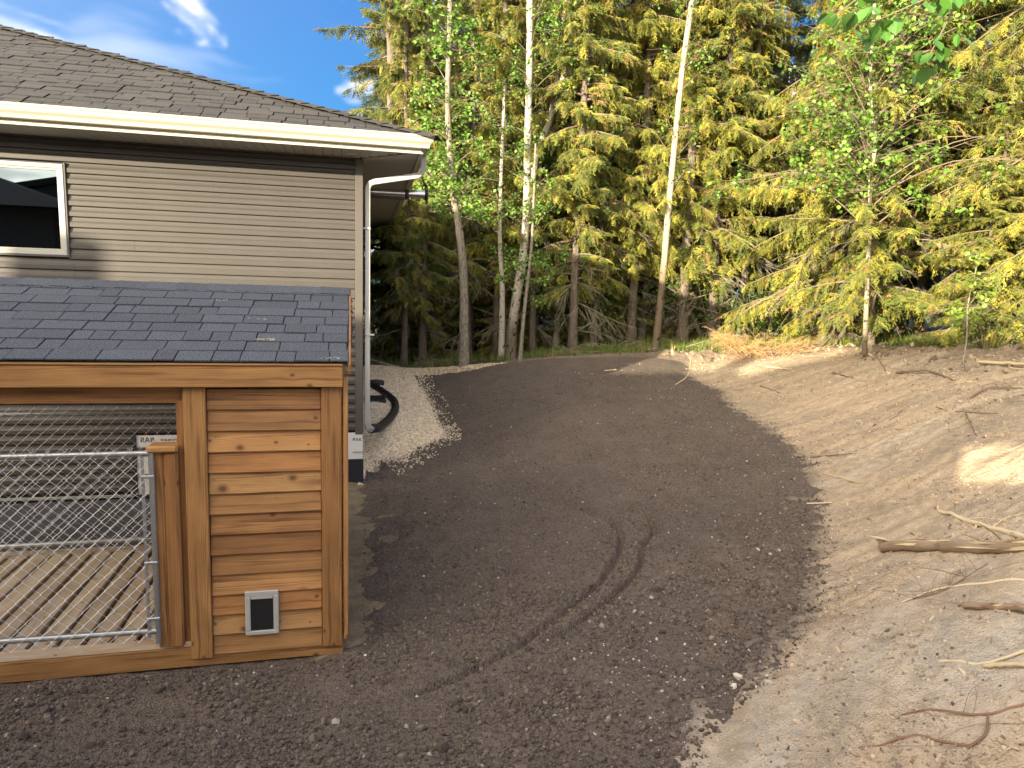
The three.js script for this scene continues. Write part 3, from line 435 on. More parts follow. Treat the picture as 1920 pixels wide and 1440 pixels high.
  part(house, 'window_trim', mergeGeometries([cbox(0.018, 1.0, 0.045, 0.003).clone().translate(-3.12, 3.43, 0.014), cbox(1.86, 0.018, 0.045, 0.003).clone().translate(-4.05, 2.94, 0.014)]), M.trim);
  // soffit
  const sof = part(house, 'soffit', mergeGeometries([cbox(14.6, 0.012, 0.60, 0.001).clone().translate(-6.68, 4.215, 0.31), cbox(0.60, 0.012, 13.6, 0.001).clone().translate(0.32, 4.213, -6.8)]), M.soffitGap);
  const pw = 0.1016;
  for (let i = 0; i < 74; i++) { const x = 0.58 - i * pw, z0 = Math.max(0.006, x); if (0.6 - z0 < 0.03) continue; const L = 0.61 - z0; part(sof, 'soffit_panel', cbox(pw - 0.004, 0.012, L, 0.0025), M.soffit, [x - pw / 2, 4.196, z0 + L / 2]); }
  for (let i = 0; i < 138; i++) { const z = 0.58 - i * pw, x0 = Math.max(0.006, z); if (0.6 - x0 < 0.03) continue; const L = 0.61 - x0; part(sof, 'soffit_panel', cbox(L, 0.012, pw - 0.004, 0.0025), M.soffit, [x0 + L / 2, 4.194, z - pw / 2]); }
  const mit = part(sof, 'mitre_strip', cbox(0.87, 0.01, 0.03, 0.002), M.soffit, [0.305, 4.186, 0.305], [0, -Math.PI / 4, 0]);
  const lamp = partGroup(house, 'soffit_fitting', [-0.14, 4.184, 0.28]); part(lamp, 'ring', new THREE.TorusGeometry(0.045, 0.008, 8, 28), M.white, [0, 0, 0], [Math.PI / 2, 0, 0]); part(lamp, 'disc', new THREE.CylinderGeometry(0.042, 0.042, 0.008, 24), M.soffit);
  // fascia and gutter
  part(house, 'fascia', extrudeX([[4.172, 0.612], [4.172, 0.642], [4.186, 0.642], [4.186, 0.626], [4.34, 0.626], [4.34, 0.612]], -14.6, 0, 0, 1), M.white);
  part(house, 'fascia', extrudeX([[4.172, 0.612], [4.172, 0.642], [4.186, 0.642], [4.186, 0.626], [4.34, 0.626], [4.34, 0.612]], 0, 14.5, -1, 0), M.white, [0, 0, 0], [0, Math.PI / 2, 0]);
  const K = [[4.352, 0.630], [4.228, 0.630], [4.222, 0.634], [4.222, 0.700], [4.228, 0.706], [4.252, 0.709], [4.262, 0.716], [4.285, 0.738], [4.300, 0.744], [4.326, 0.744], [4.330, 0.755], [4.352, 0.757], [4.355, 0.750], [4.350, 0.738], [4.300, 0.736], [4.286, 0.730], [4.262, 0.706], [4.234, 0.698], [4.234, 0.640], [4.352, 0.638]];
  part(house, 'gutter', extrudeX(K, -14.6, 0, 0, 1), M.white); part(house, 'gutter', extrudeX(K, 0, 14.5, -1, 0), M.white, [0, 0, 0], [0, Math.PI / 2, 0]);
  const ds = part(house, 'downspout', sweepRect([[0.69, 4.235, 0.12], [0.69, 4.12, 0.12], [0.675, 4.06, 0.115], [0.63, 4.025, 0.10], [0.14, 3.945, -0.045], [0.085, 3.925, -0.06], [0.056, 3.87, -0.065], [0.056, 1.05, -0.065], [0.07, 0.985, -0.075], [0.12, 0.955, -0.12]], 0.064, 0.05), M.whiteCool);
  part(ds, 'coupling', sweepRect([[0.056, 1.16, -0.065], [0.056, 1.06, -0.065], [0.07, 0.98, -0.075], [0.125, 0.945, -0.13]], 0.078, 0.064), M.whiteCool);
  part(ds, 'strap', cbox(0.1, 0.022, 0.012, 0.002), M.whiteCool, [0.085, 2.14, -0.03]); part(ds, 'strap', cbox(0.1, 0.022, 0.012, 0.002), M.whiteCool, [0.04, 3.4, -0.03]);
  // flue
  const flue = part(house, 'vent_pipe', tube([[-0.01, 3.935, -0.88], [0.4, 3.937, -0.88], [0.80, 3.94, -0.88]], 0.052, 18), M.steel);
  part(flue, 'collar', tube([[0.54, 3.93, -0.88], [0.585, 3.93, -0.88]], 0.066, 18), M.black); part(flue, 'end_cap', tube([[0.80, 3.94, -0.88], [0.835, 3.94, -0.88]], 0.074, 18), M.black);
  part(flue, 'drip_tube', tube([[0.822, 3.88, -0.88], [0.822, 3.82, -0.88]], 0.014, 8), M.black); part(flue, 'support_bracket', cbox(0.5, 0.02, 0.03, 0.003), M.black, [0.28, 3.868, -0.88]);
  // roof
  const p = 0.535, k = 0.55, A = [0.72, 4.337, 0.70], Bv = [-14.7, 4.337, 0.70], Cv = [-14.7, 4.337, -14.7], Dv = [0.72, 4.337, -14.7];
  const d = 7.7, R1 = [0.72 - d / k, 4.337 + p * d, -7], R2 = [-14.7, 4.337 + p * d, -7];
  const tri = [], q = (...v) => { for (let i = 1; i < v.length - 1; i++) tri.push(...v[0], ...v[i], ...v[i + 1]); };
  q(A, R1, R2, Bv); q(A, Dv, R1); q(Dv, Cv, R2, R1); q(Bv, R2, Cv);
  const low = v => [v[0], v[1] - 0.012, v[2]]; q(low(A), low(Bv), low(Cv), low(Dv));
  const uvr = []; for (let i = 0; i < tri.length; i += 3) uvr.push(tri[i], tri[i + 2]);
  const roof = part(house, 'roof', fromTris(tri, uvr), M.felt);
  const slope = Math.atan(p), e = 0.143, rs = rng(12), widths = [0.17, 0.22, 0.26, 0.31], tabs = widths.map(w => cbox(w - 0.009, 0.012, e + 0.03, 0.001));
  const list = [];
  const far = [];
  for (let row = 0; row < 62; row++) {
    const v = (row + 0.5) * e, dz = v * Math.cos(slope), y = A[1] + v * Math.sin(slope), z = A[2] - dz, xr = A[0] - (row * e * Math.cos(slope)) / k - 0.02; let x = xr - (row % 2) * 0.05;
    while (x > -8.5) { const wi = (rs() * 4) | 0, w = widths[wi]; const lift = 0.011 + (rs() < 0.4 ? 0.008 : 0); const it = [wi, (rs() * 5) | 0, x - w / 2, y + lift * Math.cos(slope), z + lift * Math.sin(slope)]; (x < -0.475 * (8.42 - z) - 0.3 || row > 34 ? far : list).push(it); x -= w; }
  }
  const rot = [slope - 0.05 + 0, 0, 0];
  for (const [wi, mi, x, y, z] of list.slice(0, 300)) part(roof, 'shingle', tabs[wi], M.shingle[mi], [x, y, z], rot);
  const mm = new THREE.Matrix4(); const by = [[], [], [], [], []];
  for (const [wi, mi, x, y, z] of far.concat(list.slice(300))) by[mi].push(tabs[wi].clone().applyMatrix4(mtx(x, y, z, rot[0], 0, 0, 1)));
  by.forEach((g, i) => { if (g.length) stuffPart(part(roof, 'shingle_field', mergeGeometries(g), M.shingle[i])); });
  // hip caps
  const hip = new THREE.Vector3(-1, p * k, -k).normalize(), hx = new THREE.Vector3(0, 1, 0).cross(hip).normalize(), hy = hip.clone().cross(hx).normalize();
  const leaf = 0.15, capGeo = mergeGeometries([cbox(leaf, 0.006, 0.26, 0.001).clone().translate(-leaf / 2, 0, 0).rotateZ(0.22), cbox(leaf, 0.006, 0.26, 0.001).clone().translate(leaf / 2, 0, 0).rotateZ(-0.30)]);
  for (let i = 0; i < 44; i++) { const o = part(roof, 'hip_cap', capGeo, M.shingle[(rs() * 5) | 0]); const c = new THREE.Vector3(...A).addScaledVector(hip, 0.06 + i * 0.205); c.addScaledVector(hy, 0.034); o.matrixAutoUpdate = true; const mt = new THREE.Matrix4().makeBasis(hx, hy, hip); o.quaternion.setFromRotationMatrix(mt); o.position.copy(c); o.rotateX(0.045); }
}
{ // drain hose, splash block, loose pipe beside the house
  const pts = curve([[0.10, 0.965, -8.52], [0.17, 0.93, -8.75], [0.28, 0.90, -9.4], [0.40, 0.92, -10.0], [0.50, 0.95, -10.7], [0.50, 0.95, -11.2], [0.40, 0.96, -11.8], [0.22, 1.0, -12.3], [0.12, 1.02, -12.5], [0.2, 1.02, -12.75], [0.36, 1.0, -12.85]], 260);
  for (let i = 20; i < pts.length; i++) pts[i].y = lerp(pts[i].y, gravelY(pts[i].x, pts[i].z) + 0.065, smooth(20, 110, i));
  single('drain_hose', tube(pts, t => 0.057 + 0.005 * Math.sin(t * 260 * 0.9), 12), M.black, 'black corrugated drain hose curling over gravel from the downspout', 'hose');
  single('splash_block', mergeGeometries([cbox(0.3, 0.05, 0.5, 0.01).clone().translate(0.22, gravelY(0.22, -11.2) + 0.03, -11.25), cbox(0.04, 0.1, 0.5, 0.01).clone().translate(0.07, gravelY(0.1, -11.2) + 0.05, -11.25)]), M.black, 'small black block lying on gravel inside the bend of the hose', 'splash block');
  single('white_pipe', tube([[0.2, 1.02, -16.2], [0.55, 0.98, -15.6], [0.92, 0.95, -15.0]], 0.025, 10), M.whiteCool, 'thin white pipe lying on the gravel behind the house corner', 'pipe');
}
// ---------- kennel ----------
const kennel = thing('dog_kennel', 'stained wooden dog kennel with shingled roof and chain link gate', 'kennel', [-0.14, 0, -4.9], 0.0172);
{
  let wn = 0; const W = () => M.wood[(wn++ * 5 + 1) % 7], r = rng(21);
  const bd = (name, w, h, d, x, y, z, rot, mat, ch = 0.004) => part(kennel, name, cbox(w, h, d, ch, wn % 9), mat || W(), [x, y, z], rot);
  bd('base_beam', 3.5, 0.145, 0.038, -1.75, 0.093, 0.0, null, M.wood[1]); bd('base_beam', 0.038, 0.145, 2.2, -0.019, 0.093, -1.13, null, M.wood[0]);
  bd('front_post', 0.14, 1.93, 0.038, -0.96, 1.055, 0.036, null, M.wood[1], 0.006); bd('corner_post', 0.138, 1.93, 0.038, -0.075, 1.065, 0.03, null, M.wood[0], 0.006);
  bd('corner_batten', 0.036, 1.95, 0.09, 0.021, 1.115, -0.012, null, M.wood[2]);
  bd('stud', 0.05, 1.74, 0.038, -1.06, 1.05, -0.02, null, M.wood[3]); bd('stud', 0.03, 1.74, 0.09, -1.012, 1.05, -0.05, null, M.wood[0]);
  bd('header_beam', 2.5, 0.118, 0.038, -2.26, 1.963, -0.03, null, M.wood[3]); bd('fascia_board', 3.55, 0.145, 0.036, -1.772, 2.098, 0.085, null, M.wood[1], 0.005); bd('drip_board', 3.56, 0.022, 0.05, -1.775, 2.184, 0.09, null, M.wood[2], 0.003);
  for (let i = 0; i < 13; i++) { const y = 0.1 + i * 0.1465; const o = bd('siding_board', 0.742, i === 12 ? 0.1 : 0.158, 0.02, -0.5175, y + (i === 12 ? 0.05 : 0.079), 0.012, [-0.19, 0, (r() - 0.5) * 0.006]); o.position.x += (r() - 0.5) * 0.004; for (const sx of [-0.33, 0.33, (r() - .5) * .2]) part(kennel, 'screw', new THREE.CylinderGeometry(0.0045, 0.0045, 0.004, 7), M.root[3], [-0.5175 + sx + (r() - .5) * .03, y + 0.105 + (r() - .5) * .01, 0.021], [Math.PI / 2 - 0.19, 0, 0]); }
  bd('siding_board', 0.742, 0.09, 0.02, -0.5175, 1.955, -0.004, [-0.05, 0, 0]);
  for (let i = 0; i < 13; i++) bd('siding_board', 0.02, 0.158, 2.12, -0.004, 0.1 + i * 0.1465 + 0.079, -1.14, [0, 0, 0.085]);
  bd('back_panel', 0.95, 1.9, 0.02, -0.5, 1.07, -2.2); bd('inner_panel', 0.02, 1.9, 2.1, -0.93, 1.07, -1.12);
  bd('back_post', 0.09, 1.95, 0.09, -3.42, 1.1, -2.15); bd('left_post', 0.09, 1.95, 0.09, -3.42, 1.1, -0.05); bd('back_beam', 3.5, 0.14, 0.038, -1.75, 1.97, -2.25);
  part(kennel, 'gable_panel', fromTris([0.0, 2.0, 0.05, 0.0, 2.0, -2.3, 0.0, 2.58, -1.17, -0.02, 2.0, 0.05, -0.02, 2.58, -1.17, -0.02, 2.0, -2.3], [0, 0, 2, 0, 1, .5, 0, 0, 2, 0, 1, .5]), M.wood[0]);
  // pet door
  const pd = partGroup(kennel, 'pet_door', [-0.557, 0.402, 0.05]); const fw = 0.226, fh = 0.325, b = 0.036;
  part(pd, 'frame', mergeGeometries([cbox(fw, b, 0.018, 0.004).clone().translate(0, fh / 2 - b / 2, 0), cbox(fw, b * 0.8, 0.018, 0.004).clone().translate(0, -fh / 2 + b * 0.4, 0), cbox(b, fh - 1.8 * b, 0.018, 0.004).clone().translate(-fw / 2 + b / 2, -b * 0.1, 0), cbox(b, fh - 1.8 * b, 0.018, 0.004).clone().translate(fw / 2 - b / 2, -b * 0.1, 0)]), M.whiteCool);
  part(pd, 'flap_clamp', cbox(0.15, 0.022, 0.012, 0.002), M.whiteCool, [0, 0.115, 0.002]); part(pd, 'flap', cbox(0.142, 0.23, 0.006, 0.002), M.flap, [0, -0.012, -0.002]); part(pd, 'opening', cbox(0.156, 0.26, 0.004, 0.001), M.black, [0, -0.006, -0.007]);
  for (const [x, y] of [[-.095, .1], [-.095, -.02], [-.095, -.12], [.095, .1], [.095, -.03], [.095, -.12], [0, .147]]) part(pd, 'screw', new THREE.CylinderGeometry(0.0035, 0.0035, 0.004, 8), M.galv, [x, y, 0.0105], [Math.PI / 2, 0, 0]);
  bd('latch_hook', 0.008, 0.03, 0.008, -0.893, 0.31, 0.06, null, M.root[1], 0.002);
  // short gate post
  const sp = partGroup(kennel, 'short_post', [0, 0, 0.02]); part(sp, 'post_board', cbox(0.07, 1.39, 0.038, 0.006, 3), M.wood[0], [-1.2, 0.885, 0]); part(sp, 'post_board', cbox(0.092, 1.39, 0.05, 0.012, 5), M.wood[3], [-1.118, 0.885, 0.008]); part(sp, 'post_cap', cbox(0.19, 0.045, 0.15, 0.012, 7), M.wood[2], [-1.163, 1.606, -0.01]);
  // chain link
  function chainLink(x0, x1, y0, y1, z, pitch, rad, seed) {
    const P = [], h = pitch / 2, rr = rng(seed), seg = (a, b2) => { const d = b2.clone().sub(a), L = d.length(); d.normalize(); const n = Math.abs(d.z) > 0.9 ? new THREE.Vector3(1, 0, 0) : new THREE.Vector3(0, 0, 1); n.sub(d.clone().multiplyScalar(n.dot(d))).normalize(); const c = d.clone().cross(n); for (let k = 0; k < 4; k++) { const f = q => n.clone().multiplyScalar(Math.cos(q * Math.PI / 2) * rad).addScaledVector(c, Math.sin(q * Math.PI / 2) * rad); const o1 = f(k), o2 = f(k + 1); for (const [p, o] of [[a, o1], [b2, o2], [a, o2], [a, o1], [b2, o1], [b2, o2]]) P.push(p.x + o.x, p.y + o.y, p.z + o.z); } };
    for (let i = 0; x0 + i * h < x1; i++) { let side = i & 1; let prev = null; const nSeg = Math.floor((y1 - y0) / h); for (let j = 0; j <= nSeg; j++) { const left = ((i + j) & 1) === 0; const v = new THREE.Vector3(x0 + i * h + (left ? -0.003 : h + 0.003) + (rr() - 0.5) * 0.003, y0 + j * h, z + (left ? 0.004 : -0.004) + 0.006 * noise(i * 0.2, j * 0.3)); if (prev) seg(prev, v); prev = v; } if (prev) seg(prev, prev.clone().add(new THREE.Vector3(((i & 1) ? 1 : -1) * 0.012, 0.014, 0.004))); }
    return fromTris(P);
  }
  const gate = partGroup(kennel, 'chain_link_gate', [0, 0, 0.05]);
  part(gate, 'top_rail', tube([[-3.1, 1.573, 0], [-1.24, 1.576, 0]], 0.021, 12), M.galv); part(gate, 'bottom_rail', tube([[-3.1, 0.345, 0], [-1.24, 0.325, 0]], 0.021, 12), M.galv); part(gate, 'hinge_stile', tube([[-1.235, 0.235, 0], [-1.235, 1.59, 0]], 0.019, 12), M.galv); part(gate, 'tension_bar', cbox(0.02, 1.28, 0.006, 0.001), M.galv, [-1.287, 0.92, 0.014]); part(gate, 'left_stile', tube([[-3.1, 0.235, 0], [-3.1, 1.59, 0]], 0.019, 12), M.galv);
  for (const y of [0.42, 0.82, 1.42]) part(gate, 'tension_band', cbox(0.085, 0.022, 0.046, 0.004), M.galv, [-1.258, y, 0]);
  stuffPart(part(gate, 'wire_mesh', chainLink(-3.08, -1.30, 0.262, 1.61, 0.02, 0.096, 0.0015, 2), M.wire));
  const bf = partGroup(kennel, 'back_fence', [0, 0, -1.95]);
  part(bf, 'top_rail', tube([[-3.4, 1.485, 0], [-0.94, 1.51, 0]], 0.021, 12), M.galv); part(bf, 'bottom_rail', tube([[-3.4, 0.265, 0], [-0.94, 0.28, 0]], 0.021, 12), M.galv);
  for (let i = 0; i < 7; i++) { part(bf, 'wire_tie', new THREE.TorusGeometry(0.026, 0.0025, 6, 16), M.wire, [-3.1 + i * 0.37, 1.487 + i * 0.004, 0], [0, Math.PI / 2, 0]); part(bf, 'wire_tie', new THREE.TorusGeometry(0.026, 0.0025, 6, 16), M.wire, [-3.0 + i * 0.37, 0.268, 0], [0, Math.PI / 2, 0]); }
  stuffPart(part(bf, 'wire_mesh', chainLink(-3.38, -0.95, 0.20, 1.56, 0.024, 0.096, 0.0015, 3), M.wire));
  // deck
  const deck = partGroup(kennel, 'deck'); for (let i = 0; i < 15; i++) part(deck, 'deck_board', cbox(0.14, 0.036, 1.86, 0.005, i), M.deck[i % 3], [-3.42 + i * 0.1735, 0.152 + (r() - 0.5) * 0.003, -1.03]);
  part(deck, 'edge_board', cbox(2.42, 0.036, 0.088, 0.005, 2), M.rawWood, [-2.22, 0.185, -0.03]); part(deck, 'edge_board', cbox(2.6, 0.036, 0.09, 0.005, 4), M.deck[2], [-2.2, 0.157, -2.02]);
  for (const z of [-0.4, -1.0, -1.6]) part(deck, 'joist', cbox(2.6, 0.09, 0.038, 0.002, 1), M.wood[0], [-2.2, 0.085, z]);
  // roof
  const roof = partGroup(kennel, 'roof'), E0 = [2.192, 0.115], run = 1.285, rise = 0.485, sl = Math.atan2(rise, run), SL = Math.hypot(run, rise), X1 = 0.035, X0 = -3.56, rs = rng(44);
  part(roof, 'sheathing', cbox(X1 - X0, 0.012, SL, 0.001), M.felt, [(X0 + X1) / 2, E0[0] + rise / 2 - 0.004, E0[1] - run / 2], [sl, 0, 0]); part(roof, 'sheathing', cbox(X1 - X0, 0.012, SL, 0.001), M.wood[0], [(X0 + X1) / 2, E0[0] + rise / 2 - 0.004, E0[1] - run * 1.5], [-sl, 0, 0]);
  const e = 0.152, widths = [0.125, 0.175, 0.225, 0.285, 0.33], tabs = widths.map((w, i) => cbox(w - 0.006, 0.011, e + 0.035, 0.0012, i));
  const back = [[], [], [], [], []];
  for (const side of [1, -1]) for (let row = 0; row < 9; row++) {
    const v = (row + 0.5) * e + 0.012, y = E0[0] + v * Math.sin(sl), z = side > 0 ? E0[1] - v * Math.cos(sl) : E0[1] - 2 * run + v * Math.cos(sl); if (row === 8 && v > SL) break; let x = X1 + (rs() - 0.5) * 0.02;
    while (x > X0) { const wi = (rs() * 5) | 0, w = widths[wi], lift = 0.010 + (rs() < 0.5 ? 0.004 : 0), mi = (rs() * 5) | 0; const pos = [x - w / 2, y + lift, z + lift * 0.35 * side + (rs() - 0.5) * 0.006]; if (side > 0) part(roof, 'shingle', tabs[wi], M.shingleBlue[mi], pos, [sl - 0.045, (rs() - 0.5) * 0.012, 0]); else back[mi].push(tabs[wi].clone().applyMatrix4(mtx(...pos, -sl + 0.045, 0, 0, 1))); x -= w; }
  }
  back.forEach((g, i) => g.length && stuffPart(part(roof, 'shingle_field', mergeGeometries(g), M.shingleBlue[i])));
  const cap = mergeGeometries([cbox(0.235, 0.007, 0.15, 0.001).clone().translate(0, 0, 0.075).rotateX(sl), cbox(0.235, 0.007, 0.15, 0.001).clone().translate(0, 0, -0.075).rotateX(-sl)]);
  for (let i = 0; i < 16; i++) part(roof, 'ridge_cap', cap, M.shingleBlue[(rs() * 5) | 0], [X1 - 0.1 - i * 0.222, E0[0] + rise + 0.024, E0[1] - run], [0, 0, -0.025]);
  part(roof, 'barge_board', cbox(0.02, 0.09, SL + 0.02, 0.004, 2), M.wood[3], [X1 + 0.016, E0[0] + rise / 2 - 0.035, E0[1] - run / 2], [sl, 0, 0]); part(roof, 'barge_board', cbox(0.02, 0.09, SL, 0.004, 2), M.wood[0], [X1 + 0.016, E0[0] + rise / 2 - 0.035, E0[1] - run * 1.5], [-sl, 0, 0]);
  { const P = [], n = 26; for (let i = 0; i < n; i++) { const v0 = 0.25 + i / n * 0.95, v1 = 0.25 + (i + 1) / n * 0.95, w0 = 0.02 + 0.03 * rs(), w1 = 0.02 + 0.03 * rs(), f = (v, w) => [X1 + w, E0[0] + v * Math.sin(sl) + 0.016 - w * 0.4, E0[1] - v * Math.cos(sl)]; const a = f(v0, 0), b2 = f(v0, w0), c = f(v1, w1), d = f(v1, 0); P.push(...a, ...b2, ...c, ...a, ...c, ...d); } part(roof, 'torn_felt', fromTris(P), M.felt); }
  // sawdust caught on the shingles
  const L = [], C = []; for (const [u, v, n] of [[-0.53, 0.32, 70], [-0.08, 0.03, 22], [-0.62, 0.68, 10], [-0.95, 1.02, 14]]) for (let i = 0; i < n; i++) { const x = u + (rs() - 0.5) * 0.13, q = v + (rs() - 0.3) * 0.03, s = 0.002 + rs() * 0.003; L.push(mtx(x, E0[0] + q * Math.sin(sl) + 0.022, E0[1] - q * Math.cos(sl) + 0.008, rs() * 6, rs() * 6, 0, s * 1.6, s * 0.6, s)); C.push(lin(0.42, 0.38, 0.29)); }
  instances('sawdust', lumpGeo(61, 0.6), M.stone, L, roof, C);
}
// ---------- trees ----------
const V3 = (x, y, z) => new THREE.Vector3(x, y, z);
function spindle(P, a, b, r, nrm) { const d = b.clone().sub(a).normalize(); let n = Math.abs(d.y) < 0.9 ? V3(0, 1, 0) : V3(1, 0, 0); n.sub(d.clone().multiplyScalar(n.dot(d))).normalize(); const c = d.clone().cross(n), m = a.clone().lerp(b, 0.35); const ring = [0, 1, 2].map(k => m.clone().addScaledVector(n, Math.cos(k * 2.094 + 0.5) * r).addScaledVector(c, Math.sin(k * 2.094 + 0.5) * r)); for (let k = 0; k < 3; k++) { const u = ring[k], v = ring[(k + 1) % 3]; P.push(a.x, a.y, a.z, v.x, v.y, v.z, u.x, u.y, u.z, b.x, b.y, b.z, u.x, u.y, u.z, v.x, v.y, v.z); } }
function sprayGeo(seed, droop) { // a needle-covered twig with side twigs on all sides, 1 long
  const r = rng(seed), P = [], at = t => V3(t, -droop * t * t, 0.06 * Math.sin(t * 3 + seed));
  for (let i = 0; i < 5; i++) spindle(P, at(i / 5), at((i + 1.3) / 5), 0.022);
  for (let i = 0; i < 9; i++) for (const s of [-1, 1]) {
    const t = 0.05 + (i + r() * 0.8) / 9.6, L = (0.42 - 0.28 * t) * (0.55 + r() * 0.7), a = 0.6 + r() * 0.6, o = at(t), e = o.clone().add(V3(Math.cos(a) * L, (-0.35 + (r() - 0.5) * 0.9) * L, s * Math.sin(a) * L)); spindle(P, o, e, 0.017);
    const n = L > 0.16 ? 4 : 2; for (let q = 0; q < n; q++) { const m = o.clone().lerp(e, 0.2 + 0.65 * r()), l2 = L * (0.3 + r() * 0.3); spindle(P, m, m.clone().add(V3(0.5 + (r() - 0.3) * 0.8, -0.35 + (r() - 0.5) * 1.3, (r() - 0.5) * 1.8).normalize().multiplyScalar(l2)), 0.014); }
  }
  return fromTris(P);
}
const SPRAY = [sprayGeo(1, 0.18), sprayGeo(2, 0.35), sprayGeo(3, 0.1)];
function deadSprayGeo(seed) { const r = rng(seed), P = [], go = (a, d, L, rad, lv) => { const b = a.clone().addScaledVector(d, L); spindle(P, a, b, rad); if (lv > 0) for (let i = 0; i < 5; i++) { const t = 0.25 + 0.7 * r(), d2 = d.clone().add(V3(r() - 0.5, -0.25 + (r() - 0.5) * 0.7, r() - 0.5).multiplyScalar(1.3)).normalize(); go(a.clone().lerp(b, t), d2, L * (0.25 + r() * 0.35), rad * 0.6, lv - 1); } }; go(V3(0, 0, 0), V3(1, -0.1, 0).normalize(), 1, 0.010, 2); return fromTris(P); }
const DEAD = [deadSprayGeo(5), deadSprayGeo(6)];
function basisAt(p, dir, up, s) { const x = dir.clone().normalize(), z = x.clone().cross(up).normalize(), y = z.clone().cross(x); return new THREE.Matrix4().makeBasis(x.multiplyScalar(s), y.multiplyScalar(s), z.multiplyScalar(s)).setPosition(p); }
// ht: height, cb: crown base, R: crown radius, pts: trunk line in metres from the base
function spruce(root, o) {
  const r = rng(o.seed), ht = o.ht, top = o.top || ht, lean = o.lean || [0, 0];
  const axis = y => V3(lean[0] * y + 0.05 * Math.sin(y * 0.9 + o.seed), y, lean[1] * y + 0.05 * Math.cos(y * 0.7 + o.seed));
  const rad = y => o.r0 * (Math.pow(1 - y / ht, 0.8) * 0.92 + 0.08) * (1 + 0.5 * Math.exp(-y * 4));
  const tp = []; for (let i = 0; i <= 22; i++) tp.push(axis(-0.15 + (ht + 0.15) * i / 22));
  part(root, 'trunk', tube(tp, tp.map(p => rad(Math.max(0, p.y))), 12, true, 0.10, o.seed), o.bark || M.spruceBark);
  const limbs = [], L = [[], [], []], C = [[], [], []], dl = [[], []], pal = o.pal || [[0.175, 0.165, 0.035], [0.13, 0.135, 0.032], [0.20, 0.175, 0.045], [0.10, 0.115, 0.035]];
  const foliage = (k, m) => { L[k].push(m); const c = pal[(r() * pal.length) | 0], b = 0.7 + r() * 0.6; C[k].push(r() < (o.brown || 0.06) ? lin(0.26 * b, 0.17 * b, 0.06 * b) : lin(c[0] * b, c[1] * b, c[2] * b)); };
  for (let y = o.cb; y < top - 0.3; y += (y > 9.5 ? 0.4 : o.step || 0.26) * (0.8 + 0.4 * r())) {
    const f = (y - o.cb) / (ht - o.cb), prof = Math.pow(1 - f, 0.75) * Math.min(1, 0.55 + f * 5), nb = y > 9.5 ? 2 : 1 + ((r() * 2) | 0), a0 = r() * 6.28;
    for (let b = 0; b < nb; b++) {
      const az = a0 + b * 6.283 / nb + (r() - 0.5) * 0.9, Ln = Math.max(0.35, o.R * prof * (0.4 + 0.85 * r()));
      if (o.skip && o.skip(az, y)) continue;
      const out = V3(Math.cos(az), 0, Math.sin(az)), p0 = axis(y), dr = (o.droop || 0.35) * (0.7 + 0.6 * r()), tilt = -0.12 + 0.5 * r(), bend = (r() - 0.5) * 0.7, side0 = V3(-out.z, 0, out.x), at = s => p0.clone().addScaledVector(out, Ln * s).addScaledVector(side0, Ln * bend * s * s).add(V3(0, Ln * (tilt * s - dr * s * s * 1.35 + 0.5 * dr * s * s * s), 0));
      limbs.push(tube([at(0), at(0.35), at(0.7), at(1)], [0.012 + 0.014 * Ln, 0.010 + 0.008 * Ln, 0.010, 0.004], 4, false));
      const n = Math.max(3, Math.round(Ln / (y > 9.5 ? 0.22 : o.gap || 0.115)));
      for (let i = 0; i < n; i++) for (const sd of [-1, 1]) {
        if (r() < (o.sparse || 0.12)) continue;
        const s = lerp(o.bare || 0.16, 1, (i + r()) / n), p = at(s), t = at(Math.min(1, s + 0.05)).sub(at(s - 0.05)).normalize(), side = t.clone().cross(V3(0, 1, 0)).normalize().multiplyScalar(sd);
        const sz = (0.26 + 0.36 * (1 - s) + 0.12 * r()) * (o.size || 1) * Math.min(1, 0.5 + Ln * 0.5), fw = 0.55 + r() * 0.5;
        const hg = r() < (o.curtain ?? 0.5), d = hg ? t.clone().multiplyScalar(0.25 + r() * 0.5).addScaledVector(side, 0.35 * (r() - 0.3)).add(V3((r() - .5) * .5, -0.7 - r() * 0.8, (r() - .5) * .5)) : t.clone().multiplyScalar(fw).addScaledVector(side, 0.75).add(V3(0, -(o.hang || 0.45) * (0.2 + r()) + 0.2, 0));
        foliage((r() * 3) | 0, basisAt(p, d, V3((r() - .5) * .5, 1, (r() - .5) * .5), sz));
      }
      foliage(0, basisAt(at(0.93), at(1).sub(at(0.85)), V3(0, 1, 0), 0.3 * (o.size || 1)));
    }
  }
  for (let i = 0; i < (o.dead || 0); i++) { const y = 0.5 + r() * (o.cb + 1.2), az = r() * 6.28, p = axis(y), d = V3(Math.cos(az), -0.25 + r() * 0.3, Math.sin(az)); dl[i & 1].push(basisAt(p, d, V3(r() - .5, 1, r() - .5), 0.6 + r() * 1.1)); }
  stuffPart(part(root, 'limbs', mergeGeometries(limbs), M.limb));
  L.forEach((l, k) => l.length && instances('crown', SPRAY[k], M.needle, l, root, C[k]));
  dl.forEach((l, k) => l.length && instances('dead_branches', DEAD[k], M.deadTwig, l, root));
  return root;
}
